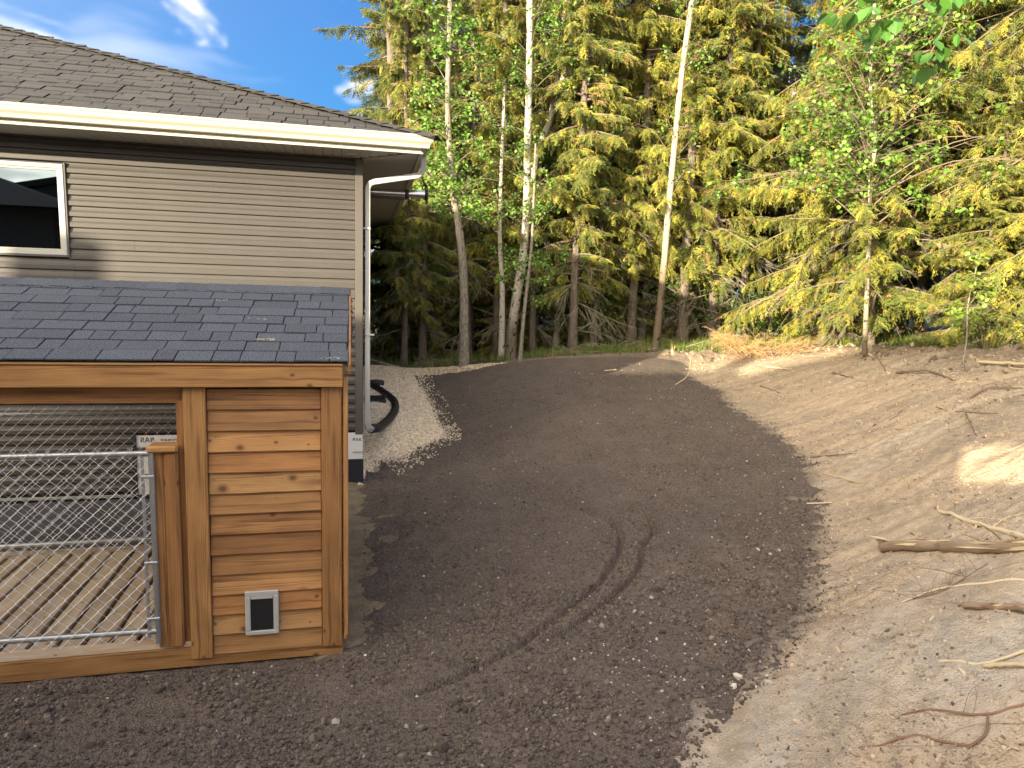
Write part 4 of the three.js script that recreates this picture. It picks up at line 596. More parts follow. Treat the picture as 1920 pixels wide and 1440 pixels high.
const leafGeo = (() => { // a rounded, slightly folded leaf 1 long
  const o = [[0, 0], [0.10, 0.26], [0.36, 0.44], [0.66, 0.36], [0.88, 0.16], [1.02, 0]], P = [], h = (x, z) => 0.16 * Math.abs(z) - 0.10 * x * x;
  for (const s of [-1, 1]) for (let i = 0; i < 5; i++) { const a = o[i], b = o[i + 1], v = (x, z) => [x, h(x, z), z * s], m = x => [x, h(x, 0), 0]; const A = m(a[0]), B = v(a[0], a[1]), Cc = v(b[0], b[1]), Dd = m(b[0]); const f = (p, q, w) => s > 0 ? P.push(...p, ...q, ...w) : P.push(...p, ...w, ...q); if (a[1] > 0) f(A, B, Cc); f(A, Cc, Dd); }
  return fromTris(P);
})();
// trunk: world-relative points; twigs carry leaves
function leafy(root, o) {
  const r = rng(o.seed), line = curve(o.trunk, 28), rad = line.map((p, i) => lerp(o.r0, o.r1, Math.pow(i / 28, 0.8)) * (1 + 0.45 * Math.exp(-i * 0.9)));
  const paint = g => { const p = g.attributes.position, c = []; for (let i = 0; i < p.count; i++) { const t = o.rough ? smooth(o.rough, o.rough + 0.9, p.getY(i) + 0.5 * noise(p.getX(i) * 9 + p.getZ(i) * 7, p.getY(i) * 2.5)) : 1; c.push(lerp(0.36, 1, t), lerp(0.31, 1, t), lerp(0.27, 1, t)); } g.setAttribute('color', new THREE.Float32BufferAttribute(c, 3)); return g; };
  part(root, 'trunk', paint(tube(curve(o.trunk, 70), t => rad[Math.round(t * 28)] * (1 + 0.09 * noise(t * 30, o.seed)), 14, true, 0.10, o.seed)), o.bark);
  (o.forks || []).forEach((f, k) => part(root, 'stem', paint(tube(curve(f.pts, 40), t => lerp(f.r0, f.r1, t), 12, true, 0.05, o.seed + k)), o.bark));
  const lim = [], L = [], C = [], pal = o.pal || [[0.14, 0.27, 0.03], [0.18, 0.31, 0.04], [0.10, 0.21, 0.03]];
  const stems = [line, ...(o.forks || []).map(f => curve(f.pts, 20))];
  for (let i = 0; i < o.limbs; i++) {
    const st = stems[i % stems.length], t = o.from + (1 - o.from) * r(), p = st[Math.min(st.length - 1, (t * st.length) | 0)].clone(), az = o.az ? o.az[0] + (r() - .5) * o.az[1] : r() * 6.28, Ln = o.len * (0.5 + r() * 0.8) * (1.2 - t * 0.5), d = V3(Math.cos(az), 0.15 + r() * 0.8, Math.sin(az)).normalize();
    const q = p.clone().addScaledVector(d, Ln * 0.5).add(V3(0, 0.1, 0)), e = p.clone().addScaledVector(d, Ln).add(V3((r() - .5) * .4, -0.15 * Ln, (r() - .5) * .4)); const cv = curve([p, q, e], 8);
    lim.push(tube(cv, s => lerp(0.005 + Ln * 0.004, 0.002, s), 5, false));
    const nl = Math.round((o.leaves || 60) * (0.5 + r()));
    const tw = []; for (let k = 0; k < 5; k++) { const s = 0.3 + r() * 0.7, b = cv[(s * 8) | 0]; tw.push([b, b.clone().add(V3((r() - .5) * 0.7, (r() - .4) * 0.5, (r() - .5) * 0.7).multiplyScalar(o.spread || 1))]); lim.push(tube([tw[k][0], tw[k][1]], [0.004, 0.002], 3, false)); }
    for (let k = 0; k < nl; k++) { const w = tw[(r() * 5) | 0], s = 0.2 + 0.85 * r(), c = w[0].clone().lerp(w[1], s).add(V3(r() - .5, r() - .5, r() - .5).multiplyScalar(0.14)); L.push(mtx(c.x, c.y, c.z, (r() - .5) * 1.8, r() * 6.28, (r() - .7) * 1.6, (o.leaf || 0.06) * (0.7 + 0.6 * r()))); const a = pal[(r() * pal.length) | 0], b = 0.75 + r() * 0.5; C.push(lin(a[0] * b, a[1] * b, a[2] * b)); }
  }
  stuffPart(part(root, 'limbs', mergeGeometries(lim), o.limbMat || M.limb));
  if (L.length) instances('crown', leafGeo, o.leafMat || M.leaf, L, root, C);
  return root;
}
const baseAt = (x, z) => [x, groundY(x, z) - 0.03, z];
// three spruce kinds, built once and copied
const YEL = [[0.262, 0.255, 0.032], [0.195, 0.21, 0.028], [0.32, 0.28, 0.042], [0.12, 0.142, 0.025]], OLV = [[0.15, 0.175, 0.03], [0.112, 0.145, 0.026], [0.195, 0.20, 0.036], [0.08, 0.11, 0.025]], DRK = [[0.075, 0.085, 0.03], [0.055, 0.068, 0.027], [0.10, 0.10, 0.034]];
const PROTO = {};
const kinds = {
  tall: { ht: 17, cb: 1.9, R: 1.7, r0: 0.125, droop: 0.45, hang: 0.8, dead: 18, pal: YEL, seed: 101, brown: 0.05, sparse: 0.1, step: 0.1, gap: 0.085, size: 0.8, curtain: 0.55 },
  tall2: { ht: 16, cb: 1.5, R: 1.85, r0: 0.125, droop: 0.3, hang: 0.6, dead: 18, pal: [...YEL, ...OLV], seed: 111, brown: 0.09, sparse: 0.16, step: 0.115, gap: 0.085, size: 0.8, curtain: 0.4 },
  slim: { ht: 15, cb: 2.2, R: 1.15, r0: 0.085, droop: 0.4, hang: 0.7, dead: 22, pal: [...YEL, ...OLV], seed: 121, brown: 0.08, sparse: 0.15, step: 0.12, gap: 0.085, size: 0.7, curtain: 0.5 },
  open: { ht: 18, cb: 1.5, R: 2.4, r0: 0.14, droop: 0.2, hang: 0.5, dead: 22, pal: OLV, seed: 102, sparse: 0.2, step: 0.15, gap: 0.085, size: 0.7, curtain: 0.3 },
  dense: { ht: 11, cb: 0.4, R: 2.3, r0: 0.10, droop: 0.5, hang: 0.8, dead: 22, pal: YEL, seed: 103, step: 0.075, gap: 0.085, brown: 0.05, sparse: 0.1, size: 0.72, curtain: 0.55 },
  dense2: { ht: 12, cb: 0.7, R: 2.2, r0: 0.10, droop: 0.32, hang: 0.6, dead: 22, pal: [...YEL, ...OLV], seed: 113, step: 0.085, gap: 0.085, brown: 0.08, sparse: 0.12, size: 0.72, curtain: 0.4 },
  back: { ht: 16, cb: 1.2, R: 2.2, r0: 0.13, droop: 0.4, hang: 0.8, dead: 16, pal: OLV, seed: 104, step: 0.15, gap: 0.15, size: 1.1 }
};
function putSpruce(kind, x, z, turn, sc, label, group, name = 'spruce_tree') {
  const src = PROTO[kind]; let o;
  if (!src) { o = thing(name, label, 'tree', baseAt(x, z), turn, group); spruce(o, kinds[kind]); PROTO[kind] = o; }
  else { o = src.clone(); o.name = numbered(name); o.userData = { label, category: 'tree' }; if (group) o.userData.group = group; scene.add(o); o.position.set(...baseAt(x, z)); o.rotation.y = turn; }
  o.scale.set(sc[0], sc[1], sc[0]); return o;
}
putSpruce('open', 0.7, -20.2, 0.4, [1.3, 1.08], 'tall open spruce rising behind the house roof, leftmost tree');
putSpruce('open', 1.42, -16.4, 2.1, [0.66, 0.95], 'dark trunked spruce standing closest to the house gravel');
putSpruce('tall2', 0.98, -16.3, 1.0, [0.6, 0.9], 'slim spruce with its trunk touching a second dark trunk by gravel');
putSpruce('tall', 3.25, -16.5, 3.3, [0.8, 1], 'grey trunked spruce just left of the white birch clump');
putSpruce('tall2', 4.85, -15.4, 5.0, [0.85, 1], 'spruce with pale lichened trunk between the birch clump and leaning birch');
putSpruce('tall', 6.7, -16.3, 0.2, [0.9, 1.1], 'slender spruce with trunk just left of the leaning birch');
putSpruce('tall', 7.85, -15.9, 1.7, [1.0, 1.1], 'thick trunked spruce just right of the leaning birch');
putSpruce('open', 8.3, -17.0, 4.1, [0.9, 1], 'spruce hidden behind the thick trunk right of the birch');
putSpruce('tall2', 8.45, -15.6, 2.9, [1.0, 1.05], 'spruce with dark trunk standing left of the brown brush pile');
putSpruce('dense', 10.3, -13.7, 0.7, [1.1, 1.25], 'yellow green spruce drooping over the grass behind the brush pile');
putSpruce('dense2', 9.45, -11.3, 2.4, [0.95, 1.1], 'bushy spruce behind the straight yellow poplar pole');
putSpruce('dense', 10.9, -8.7, 4.0, [1.15, 1.3], 'broad sunlit spruce at the right edge above the bank');
putSpruce('tall2', 12.4, -11.6, 5.2, [1.2, 1.1], 'big spruce filling the upper right behind the broad sunlit one');
putSpruce('dense2', 10.8, -6.1, 1.1, [0.85, 1.1], 'spruce at the far right end of the bank crest');
putSpruce('tall', 12.4, -14.6, 0.9, [1.2, 1.15], 'tall spruce behind the poplar pole and the drooping spruce');
putSpruce('tall2', 9.6, -17.0, 3.9, [1.15, 1.05], 'spruce behind the dark trunks and left of the drooping spruce');
putSpruce('dense2', 9.9, -9.3, 3.0, [0.5, 0.42], 'small spruce between poplar pole and sapling on the crest');
putSpruce('dense', 10.3, -7.4, 0.3, [0.55, 0.5], 'young spruce right behind the leafy sapling');
putSpruce('dense2', 9.9, -12.7, 5.5, [0.55, 0.5], 'young spruce just right of the brush pile');
putSpruce('dense', 12.9, -5.2, 5.9, [1.1, 1.2], 'spruce half cut off by the right picture edge');
putSpruce('slim', 2.55, -16.9, 0.5, [1, 1], 'slim spruce pole right behind the brown trunked poplar');
putSpruce('slim', 4.05, -16.1, 1.5, [0.9, 1.05], 'slim spruce pole just right of the birch clump');
putSpruce('slim', 5.6, -16.0, 2.5, [1, 1.1], 'slim spruce midway between birch clump and leaning birch');
putSpruce('slim', 7.35, -17.2, 3.5, [1.1, 1.1], 'slim spruce pole directly behind the leaning birch');
putSpruce('slim', 9.25, -15.6, 4.5, [1.0, 1.05], 'slim spruce pole behind the brush pile');
putSpruce('slim', 11.5, -12.4, 5.5, [1.1, 1.1], 'slim spruce pole right of the poplar pole');
[[1.75, -17.6, .5], [3.7, -17.2, .45], [5.3, -17.0, .5], [6.4, -17.4, .55], [7.6, -18.2, .6], [9.0, -17.2, .55], [2.7, -19.6, .6], [4.4, -19.8, .7], [0.9, -18.4, .45]].forEach(([x, z, k], i) => putSpruce(i & 1 ? 'dense' : 'dense2', x, z, i * 1.3, [k, k * 0.75], 'young spruce in the understorey below the tall trunks', 'young spruces in the understorey'));
{
  const G = 'spruces of the dense row behind', LB = 'spruce in the dense row behind the front trees', r = rng(71);
  const spots = [[2.6, -18.2], [4.6, -17.6], [6.2, -19.3], [8.2, -19.6], [10.6, -18.6], [12.8, -17.8], [15.2, -16.6], [15.4, -12.8], [14.6, -9.2], [3.6, -21.5], [6.9, -22.5], [10.2, -22.8], [13.8, -21.4], [17.4, -19.6], [17.8, -14.2], [1.6, -24.5], [4.8, -26], [9, -27], [13.5, -27], [18, -25], [22, -21], [20.5, -16], [3.2, -30], [6.5, -31], [11, -32], [16, -31], [22, -28], [3.5, -37], [8, -38], [13, -38], [18, -37], [24, -34], [28, -28], [27, -20], [24, -14], [1.1, -27.5], [2.4, -33.5], [17, -8.5], [16, -5.5], [19.5, -11]];
  spots.forEach(([x, z], i) => putSpruce(i % 4 === 1 ? 'open' : 'back', x + (r() - .5) * .5, z + (r() - .5) * .5, r() * 6.28, [0.95 + r() * 0.35, 0.9 + r() * 0.3], LB, G));
}
// birches and poplars
const lf = (name, label, x, z, o) => leafy(thing(name, label, 'tree', baseAt(x, z)), o);
lf('birch_tree', 'largest white birch of the clump, trunk curving upright', 3.30, -15.2, { seed: 201, rough: 0.5, bark: M.birchBark, r0: 0.115, r1: 0.06, trunk: [[0, -0.15, 0], [0.04, 0.88, 0], [0.19, 2.09, 0], [0.26, 3.03, 0], [0.24, 4.98, 0], [0.22, 6.64, 0], [0.16, 9, 0], [0.2, 13, 0.1]], limbs: 46, from: 0.3, len: 1.7, leaves: 70, leaf: 0.055 });
lf('birch_tree', 'birch of the clump with two white stems forking to the right', 3.40, -15.9, { seed: 202, bark: M.birchBark, r0: 0.1, r1: 0.07, trunk: [[-0.02, -0.15, 0], [0.1, 1.2, -0.05], [0.32, 2.9, 0], [0.53, 4.9, 0]], forks: [{ pts: [[0.51, 4.7, 0], [0.8, 5.5, 0], [0.95, 6.63, 0], [1.07, 8.1, 0], [1.3, 12, 0]], r0: 0.075, r1: 0.035 }, { pts: [[0.52, 4.75, 0], [0.96, 6.1, 0.1], [1.18, 7.0, 0.1], [1.54, 8.2, 0.1], [2.4, 12, 0.1]], r0: 0.07, r1: 0.03 }], limbs: 48, from: 0.35, len: 1.6, leaves: 70, leaf: 0.055 });
lf('birch_tree', 'thin white birch at the left of the clump', 3.12, -15.35, { seed: 203, bark: M.birchBark, r0: 0.085, r1: 0.03, trunk: [[0, -0.1, 0], [-0.02, 1.5, 0], [-0.12, 3, 0], [-0.1, 6, 0]], limbs: 12, from: 0.5, len: 0.9, leaves: 30 });
leafy(thing('dead_pole_tree', 'thin grey bare stem leaning against the birch clump', 'tree', baseAt(3.3, -14.25)), { seed: 204, bark: M.greyBark, r0: 0.05, r1: 0.02, trunk: [[0, -0.1, 0], [0.06, 1.0, 0], [0.2, 2.5, -0.1], [0.24, 4.6, -0.2]], limbs: 9, from: 0.35, len: 0.8, leaves: 0 });
lf('birch_tree', 'tall leaning birch with white upper trunk at centre right', 6.58, -14.64, { seed: 205, rough: 1.5, bark: M.aspenBark, r0: 0.086, r1: 0.056, trunk: [[0, -0.15, 0], [0.06, 0.96, 0], [0.1, 1.92, 0], [0.13, 3.1, 0], [0.17, 4.27, 0], [0.26, 6.2, 0], [0.38, 7.6, 0], [0.7, 12, 0]], limbs: 22, from: 0.45, len: 1.4, leaves: 28, leaf: 0.055 });
lf('poplar_tree', 'brown trunked poplar with bright green leaves between house and birch clump', 2.12, -14.45, { seed: 206, bark: M.greyBark, r0: 0.105, r1: 0.045, trunk: [[0, -0.15, 0], [-0.02, 1.2, 0], [-0.06, 2.17, 0], [-0.17, 3.05, 0], [-0.3, 3.69, 0], [-0.36, 4.3, 0], [-0.44, 5.4, 0], [-0.43, 7, 0], [-0.4, 10, 0]], limbs: 70, from: 0.36, len: 1.2, leaves: 75, leaf: 0.068, spread: 1.3 });
lf('poplar_tree', 'straight yellow barked poplar pole with fresh leaves on the bank crest', 8.66, -10.4, { seed: 207, rough: 0.2, bark: M.aspenBark, r0: 0.038, r1: 0.025, trunk: [[0, -0.15, 0], [-0.12, 1.54, 0], [-0.18, 2.43, 0], [-0.25, 3.05, 0], [-0.22, 3.66, 0], [-0.4, 4.41, 0], [-0.47, 5.33, 0], [-0.6, 8, 0]], limbs: 90, from: 0.26, len: 2.1, leaves: 62, leaf: 0.07, spread: 1.7 });
lf('poplar_sapling', 'leafy sapling on the crest right of the poplar pole', 8.2, -7.95, { seed: 208, bark: M.greyBark, r0: 0.016, r1: 0.006, trunk: [[0, -0.1, 0], [0.02, 0.4, 0], [-0.02, 0.9, 0], [0.06, 1.5, 0]], limbs: 9, from: 0.25, len: 0.45, leaves: 34, leaf: 0.06, spread: 0.55, pal: [[0.17, 0.26, 0.03], [0.2, 0.29, 0.04]] });
lf('poplar_tree', 'thin lit poplar stem behind the brush pile', 10.2, -13.2, { seed: 209, bark: M.aspenBark, r0: 0.055, r1: 0.025, trunk: [[0, -0.1, 0], [0.06, 1, 0], [-0.02, 2.4, 0], [-0.2, 5, 0], [-0.3, 8, 0]], limbs: 20, from: 0.5, len: 1.0, leaves: 50 });
lf('poplar_tree', 'leafy poplar behind the birch clump', 4.7, -16.4, { seed: 210, bark: M.greyBark, r0: 0.08, r1: 0.03, trunk: [[0, -0.1, 0], [0.1, 3, 0], [0.2, 6, 0], [0.1, 10, 0]], limbs: 70, from: 0.28, len: 1.6, leaves: 80, leaf: 0.068, spread: 1.4 });
// undergrowth
function bush(name, label, x, z, o, group) { const t = thing(name, label, 'bush', baseAt(x, z), 0, group), r = rng(o.seed), st = [], L = [], C = [], pal = o.pal || [[0.08, 0.165, 0.025], [0.115, 0.21, 0.03], [0.055, 0.115, 0.02]];
  for (let i = 0; i < o.stems; i++) { const a = r() * 6.28, R = o.R * Math.sqrt(r()), h = o.h * (0.55 + 0.5 * r()), e = V3(Math.cos(a) * R, h, Math.sin(a) * R), cv = curve([V3(e.x * 0.2, -0.05, e.z * 0.2), V3(e.x * 0.6, h * 0.55, e.z * 0.6), e], 6); st.push(tube(cv, s => lerp(0.010, 0.003, s), 4, false)); for (let k = 0; k < o.leaves; k++) { const c = cv[2 + ((r() * 5) | 0)].clone().add(V3(r() - .5, (r() - .5) * 0.9, r() - .5).multiplyScalar(0.42)); L.push(mtx(c.x, c.y, c.z, (r() - .5) * 1.7, r() * 6.28, (r() - .6) * 1.4, (o.leaf || 0.07) * (0.6 + 0.7 * r()))); const p = pal[(r() * pal.length) | 0], b = 0.7 + r() * 0.6; C.push(lin(p[0] * b, p[1] * b, p[2] * b)); } }
  stuffPart(part(t, 'stems', mergeGeometries(st), M.limb)); instances('foliage', leafGeo, M.leaf, L, t, C); return t; }
[[5.4, -16.4, 1.5, 1.2], [5.9, -17.6, 1.9, 1.3], [8.6, -15.6, 1.6, 1.2], [9.3, -14.6, 1.5, 1.1], [8.2, -17.2, 2.2, 1.5], [10.2, -16, 2.1, 1.5], [6.9, -17.4, 2.0, 1.3], [2.5, -18.4, 1.3, 1.1], [0.8, -19.5, 1.2, 1.2], [11.8, -15.9, 2.0, 1.4], [4.0, -18.6, 1.8, 1.3], [12.2, -8.4, 1.6, 1.2], [12.6, -6.8, 1.7, 1.2], [11.6, -10.2, 1.5, 1.1], [13.4, -5.6, 1.8, 1.3], [13.8, -9.8, 2.0, 1.4], [11.2, -7.2, 1.1, 0.9], [13.0, -9.2, 1.9, 1.4], [14.6, -8.0, 2.2, 1.6], [12.0, -9.4, 1.4, 1.1]].forEach(([x, z, h, R], i) => bush('undergrowth_bush', 'dark leafy bush in the undergrowth beneath the spruces', x, z, { seed: 300 + i, stems: 26, h, R, leaves: 34 }, 'bushes under the trees'));
[[1.5, -19, 1.5, 1.1], [0.6, -22.5, 1.9, 1.3], [2.2, -21.5, 2.0, 1.4], [-0.6, -25, 2.2, 1.6], [1.6, -26, 2.3, 1.6], [3.8, -23.5, 2.2, 1.5], [-2.4, -27, 2.4, 1.7]].forEach(([x, z, h, R], i) => bush('sunlit_shrub', 'yellow green shrub in the light beyond the house corner', x, z, { seed: 360 + i, stems: 24, h, R, leaves: 36, leaf: 0.08, pal: [[0.2, 0.22, 0.04], [0.15, 0.19, 0.035], [0.25, 0.23, 0.06]] }, 'shrubs beyond the house corner'));
[[9.5, -7.2, 0.7, 0.6], [9.4, -8.7, 0.6, 0.6], [10.2, -12.2, 0.7, 0.7]].forEach(([x, z, h, R], i) => bush('crest_shrub', ['low yellow green shrub beside the sapling on the crest', 'low shrub on the crest left of the sapling', 'low shrub behind the poplar pole'][i], x, z, { seed: 340 + i, stems: 14, h, R, leaves: 26, leaf: 0.05, pal: [[0.16, 0.2, 0.03], [0.12, 0.16, 0.03]] }));
{ // grass
  const P = []; const r0 = rng(5); for (let i = 0; i < 9; i++) { const a = r0() * 6.28, l = 0.6 + r0() * 0.5, x = Math.cos(a), z = Math.sin(a), w = 0.022, bx = (r0() - .5) * .25, bz = (r0() - .5) * .25, f = (t, s) => [bx + x * 0.35 * t * t * l - z * w * s * (1 - t), t * l * (1 - 0.25 * t), bz + z * 0.35 * t * t * l + x * w * s * (1 - t)]; P.push(...f(0, -1), ...f(0, 1), ...f(0.5, 1), ...f(0, -1), ...f(0.5, 1), ...f(0.5, -1), ...f(0.5, -1), ...f(0.5, 1), ...f(1, 0)); }
  const tuft = fromTris(P), r = rng(55), L = [], C = [];
  const field = (x0, x1, z0, z1, n, h, dens) => { for (let i = 0; i < n; i++) { const x = lerp(x0, x1, r()), z = lerp(z0, z1, r()); if (x < 0.1 && z > -22.6) continue; if (forestD(x, z) < 0.12 || r() > 0.55 + 1.5 * noise(x * dens, z * dens)) continue; const s = h * (0.5 + r()); L.push(mtx(x, groundY(x, z) - 0.01, z, 0, r() * 6.28, 0, s)); const b = 0.7 + r() * 0.6; C.push(r() < 0.15 ? lin(0.28 * b, 0.22 * b, 0.09 * b) : lin(0.13 * b, 0.18 * b, 0.03 * b)); } };
  field(-3, 4, -30, -15.2, 9000, 0.26, 1.2); field(6.6, 9.5, -15.6, -13.2, 3200, 0.24, 1.5); field(9, 13, -15, -10, 4200, 0.27, 1.3); field(3, 7, -16, -14, 1100, 0.2, 1.6); field(8.8, 12, -10, -5, 1600, 0.2, 1.4); field(4, 16, -24, -15, 4000, 0.26, 0.9);
  const o = new THREE.Group(); o.name = 'grass'; o.userData = { kind: 'stuff', label: 'tufts of grass along the forest edge', category: 'grass' }; scene.add(o); instances('grass_tufts', tuft, M.grass, L, o, C);
}
{ // fallen needles and twigs on the forest edge
  const r = rng(57), L = [[], []]; for (let i = 0; i < 420; i++) { const x = lerp(0.6, 12, r()), z = lerp(-18, -5, r()), f = forestD(x, z); if (f < -0.1 || f > 3.2) continue; L[i & 1].push(mtx(x, groundY(x, z) + 0.02, z, (r() - .5) * .5, r() * 6.28, (r() - .3) * .6, 0.35 + r() * 0.9)); }
  const o = new THREE.Group(); o.name = 'twig_litter'; o.userData = { kind: 'stuff', label: 'dead twigs littering the forest edge', category: 'twigs' }; scene.add(o); L.forEach((l, k) => instances('twigs', DEAD[k], M.deadTwig, l, o));
}
// poplar to the right of the camera whose twig hangs into the top of the view
{
  const t = thing('overhanging_poplar', 'poplar whose leafy twig hangs into the upper right close to viewer', 'tree', baseAt(4.6, -1.7)), r = rng(90), L = [], C = [];
  part(t, 'trunk', tube(curve([[0, -0.2, 0], [0.05, 1.5, 0], [0, 3.5, 0.05], [0.1, 6, 0]], 14), s => lerp(0.08, 0.03, s), 10), M.greyBark);
  const O = t.position, W = (x, y, z) => V3(x - O.x, y - O.y, z - O.z);
  const tw = [[W(4.6, 4.6, -1.7), W(3.6, 4.6, -2.2), W(2.7, 4.2, -2.65), W(2.35, 4.02, -2.75)], [W(2.9, 4.32, -2.55), W(2.55, 4.12, -2.85), W(2.3, 4.0, -2.95)], [W(2.8, 4.28, -2.6), W(2.3, 4.15, -2.8), W(2.02, 3.96, -2.85)], [W(2.6, 4.18, -2.7), W(2.6, 3.95, -2.85), W(2.58, 3.84, -2.9)]].map(p => curve(p, 12));
  part(t, 'branch', mergeGeometries(tw.map((p, i) => tube(p, s => lerp(i ? 0.006 : 0.02, 0.002, s), 6, false))), M.limb);
  tw.forEach((p, i) => { for (let k = 0; k < (i ? 18 : 12); k++) { const c = p[Math.min(12, 4 + ((r() * 9) | 0))].clone().add(V3((r() - .5) * 0.14, -r() * 0.06, (r() - .5) * 0.14)); L.push(mtx(c.x, c.y, c.z, (r() - .5) * 1.2, r() * 6.28, -0.5 - r() * 0.9, 0.055 + 0.03 * r())); const b = 0.7 + r() * 0.6; C.push(lin(0.075 * b, 0.20 * b, 0.022 * b)); } });
  instances('leaves', leafGeo, M.leaf, L, t, C);
}
// ---------- sticks, roots and brush on the bank ----------
function stick(name, label, cat, pts, r0, r1, mat, o = {}) {
  const P = pts.map(([x, y, z]) => V3(x, Math.max(y, groundY(x, z) + (o.lift ?? 0.6) * r0), z)), r = rng(o.seed || pts.length * 31 + Math.round(pts[0][0] * 100)), c = curve(P, o.n || 18);
  c.forEach((p, i) => { if (i && i < c.length - 1) { p.x += (r() - .5) * r0 * 0.9; p.y += (r() - .5) * r0 * 0.6; p.z += (r() - .5) * r0 * 0.9; } if (!o.free) p.y = Math.max(p.y, groundY(p.x, p.z) + r0 * 0.3); });
  const root = o.twigs || o.knots ? thing(name, label, cat) : null, g = tube(c, s => lerp(r0, r1, s) * (1 + 0.10 * noise(s * 9, r0 * 900)), o.sides || 8, true, 0.18, 3);
  if (mat === M.log) { const u = g.attributes.uv; for (let i = 0; i < u.count; i++) { const a = u.getX(i); u.setXY(i, u.getY(i), a + 0.2); } }
  if (!root) return single(name, g, mat, label, cat);
  part(root, 'stem', g, mat);
  for (let k = 0; k < (o.twigs || 0); k++) { const p = c[2 + ((r() * (c.length - 4)) | 0)], a = r() * 6.28, l = 0.12 + r() * 0.35, e = p.clone().add(V3(Math.cos(a) * l, r() * 0.08, Math.sin(a) * l)); e.y = Math.max(e.y, groundY(e.x, e.z) + 0.004); part(root, 'twig', tube(curve([p, p.clone().lerp(e, 0.5).add(V3((r() - .5) * .06, 0.02, (r() - .5) * .06)), e], 6), s => lerp(r0 * 0.3, 0.0015, s), 5, false), mat); }
  for (let k = 0; k < (o.bark || 0); k++) { const i = 1 + ((r() * (c.length - 4)) | 0), a = c[i], b = c[Math.min(c.length - 1, i + 2 + ((r() * 3) | 0))], t = b.clone().sub(a).normalize(), n = V3(0, 1, 0).addScaledVector(t, -t.y).normalize(), q = n.clone().cross(t), th = (r() - .5) * 3.6, off = n.multiplyScalar(Math.cos(th)).addScaledVector(q, Math.sin(th)).multiplyScalar(r0 * 0.97), P = []; spindle(P, a.clone().add(off), b.clone().add(off), 0.006 + r() * 0.007); part(root, 'bark_strip', fromTris(P), M.root[[3, 0, 1, 2, 3, 0][k % 6]]); }
  return root;
}
const bigLog = stick('fallen_log', 'weathered split log sticking in from the right edge, largest on the bank', 'log', [[4.22, .70, -4.66], [4.42, .86, -4.14], [4.62, 1.04, -3.6], [4.85, 1.22, -3.1]], 0.043, 0.05, M.log, { twigs: 4, n: 24, sides: 10, bark: 46 });
{ const r = rng(17); for (let i = 0; i < 9; i++) { const P = [], a = V3(4.22 + (r() - .5) * .06, 0.745 + (r() - .5) * .06, -4.66), b = a.clone().add(V3(-0.03 + (r() - .5) * .03, (r() - .5) * .03, -0.05 - r() * 0.1)); spindle(P, a.clone().add(V3(0.02, 0.02, 0.06)), b, 0.010); part(bigLog, 'splinter', fromTris(P), M.root[i % 3]); } }
stick('fallen_branch', 'pale barked branch lying just above the large split log', 'branch', [[4.92, .93, -4.82], [4.83, .98, -4.37], [4.72, 1.06, -3.85], [4.7, 1.15, -3.4]], 0.014, 0.026, M.root[2], { twigs: 6 });
stick('broken_log', 'short broken log with reddish bark below the large split log', 'log', [[3.74, .82, -3.4], [3.84, .9, -3.2], [3.95, .98, -2.95]], 0.02, 0.026, M.log, { twigs: 2, bark: 22 });
stick('pale_root', 'long pale root running below the large split log', 'root', [[3.66, .65, -3.8], [3.93, .75, -3.78], [4.08, .87, -3.55], [4.25, .97, -3.35]], 0.006, 0.009, M.root[2]);
stick('curved_root', 'pale root curving upward to the right edge of the bank', 'root', [[3.2, .69, -3.02], [3.3, .78, -2.85], [3.55, .88, -2.79], [3.8, 1.0, -2.7]], 0.005, 0.010, M.root[2]);
stick('tan_stick', 'straight tan stick below the curving pale root', 'stick', [[3.28, .79, -2.82], [3.45, .88, -2.66]], 0.012, 0.012, M.root[0]);
{ const o = stick('forked_root', 'forked red brown root with a pale tip at lower right', 'root', [[2.78, .56, -2.81], [2.87, .62, -2.73], [3, .7, -2.55], [3.22, .8, -2.46]], 0.004, 0.008, M.root[1], { twigs: 4 }); part(o, 'side_root', tube(curve([[3.01, groundY(3.01, -2.53) + .01, -2.53], [2.9, groundY(2.9, -2.44) + .012, -2.44], [2.81, groundY(2.81, -2.44) + .01, -2.44]], 8), 0.006, 6), M.root[1]); }
stick('bottom_root', 'red brown root with pale end nearest the bottom right corner', 'root', [[2.47, .44, -2.73], [2.56, .49, -2.7], [2.68, .55, -2.66], [2.83, .63, -2.45]], 0.004, 0.007, M.root[1], { twigs: 3 });
stick('twig_tangle', 'tangle of thin dark twigs between the two logs', 'twigs', [[3.71, .67, -3.81], [3.89, .75, -3.74], [4.33, .9, -3.79]], 0.005, 0.003, M.root[3], { twigs: 24 });
stick('fallen_stick', 'grey stick lying at the middle of the sand slope', 'stick', [[5.13, .76, -6.61], [5.09, .82, -6.01]], 0.014, 0.010, M.root[0]);
stick('fallen_stick', 'dark stick with twigs just above the grey stick on the slope', 'stick', [[5.4, .8, -7.24], [5.63, .94, -6.8]], 0.008, 0.006, M.root[3], { twigs: 6 });
stick('leaning_stick', 'bare forked twig standing in soil where the lit ridge ends', 'stick', [[5.5, 1.12, -11.3], [5.8, 1.3, -11.4], [5.86, 1.62, -11.45]], 0.010, 0.005, M.root[0], { free: true });
stick('fallen_stick', 'pale stick on the shaded crest right of the brush pile', 'stick', [[7.38, 1.43, -11.4], [7.47, 1.45, -10.74]], 0.02, 0.014, M.root[0]);
stick('bowed_branch', 'bowed dark branch near the right edge below the crest', 'branch', [[7.16, 1.58, -6.8], [7.43, 1.72, -6.81], [7.6, 1.74, -6.5]], 0.012, 0.008, M.root[3], { twigs: 5 });
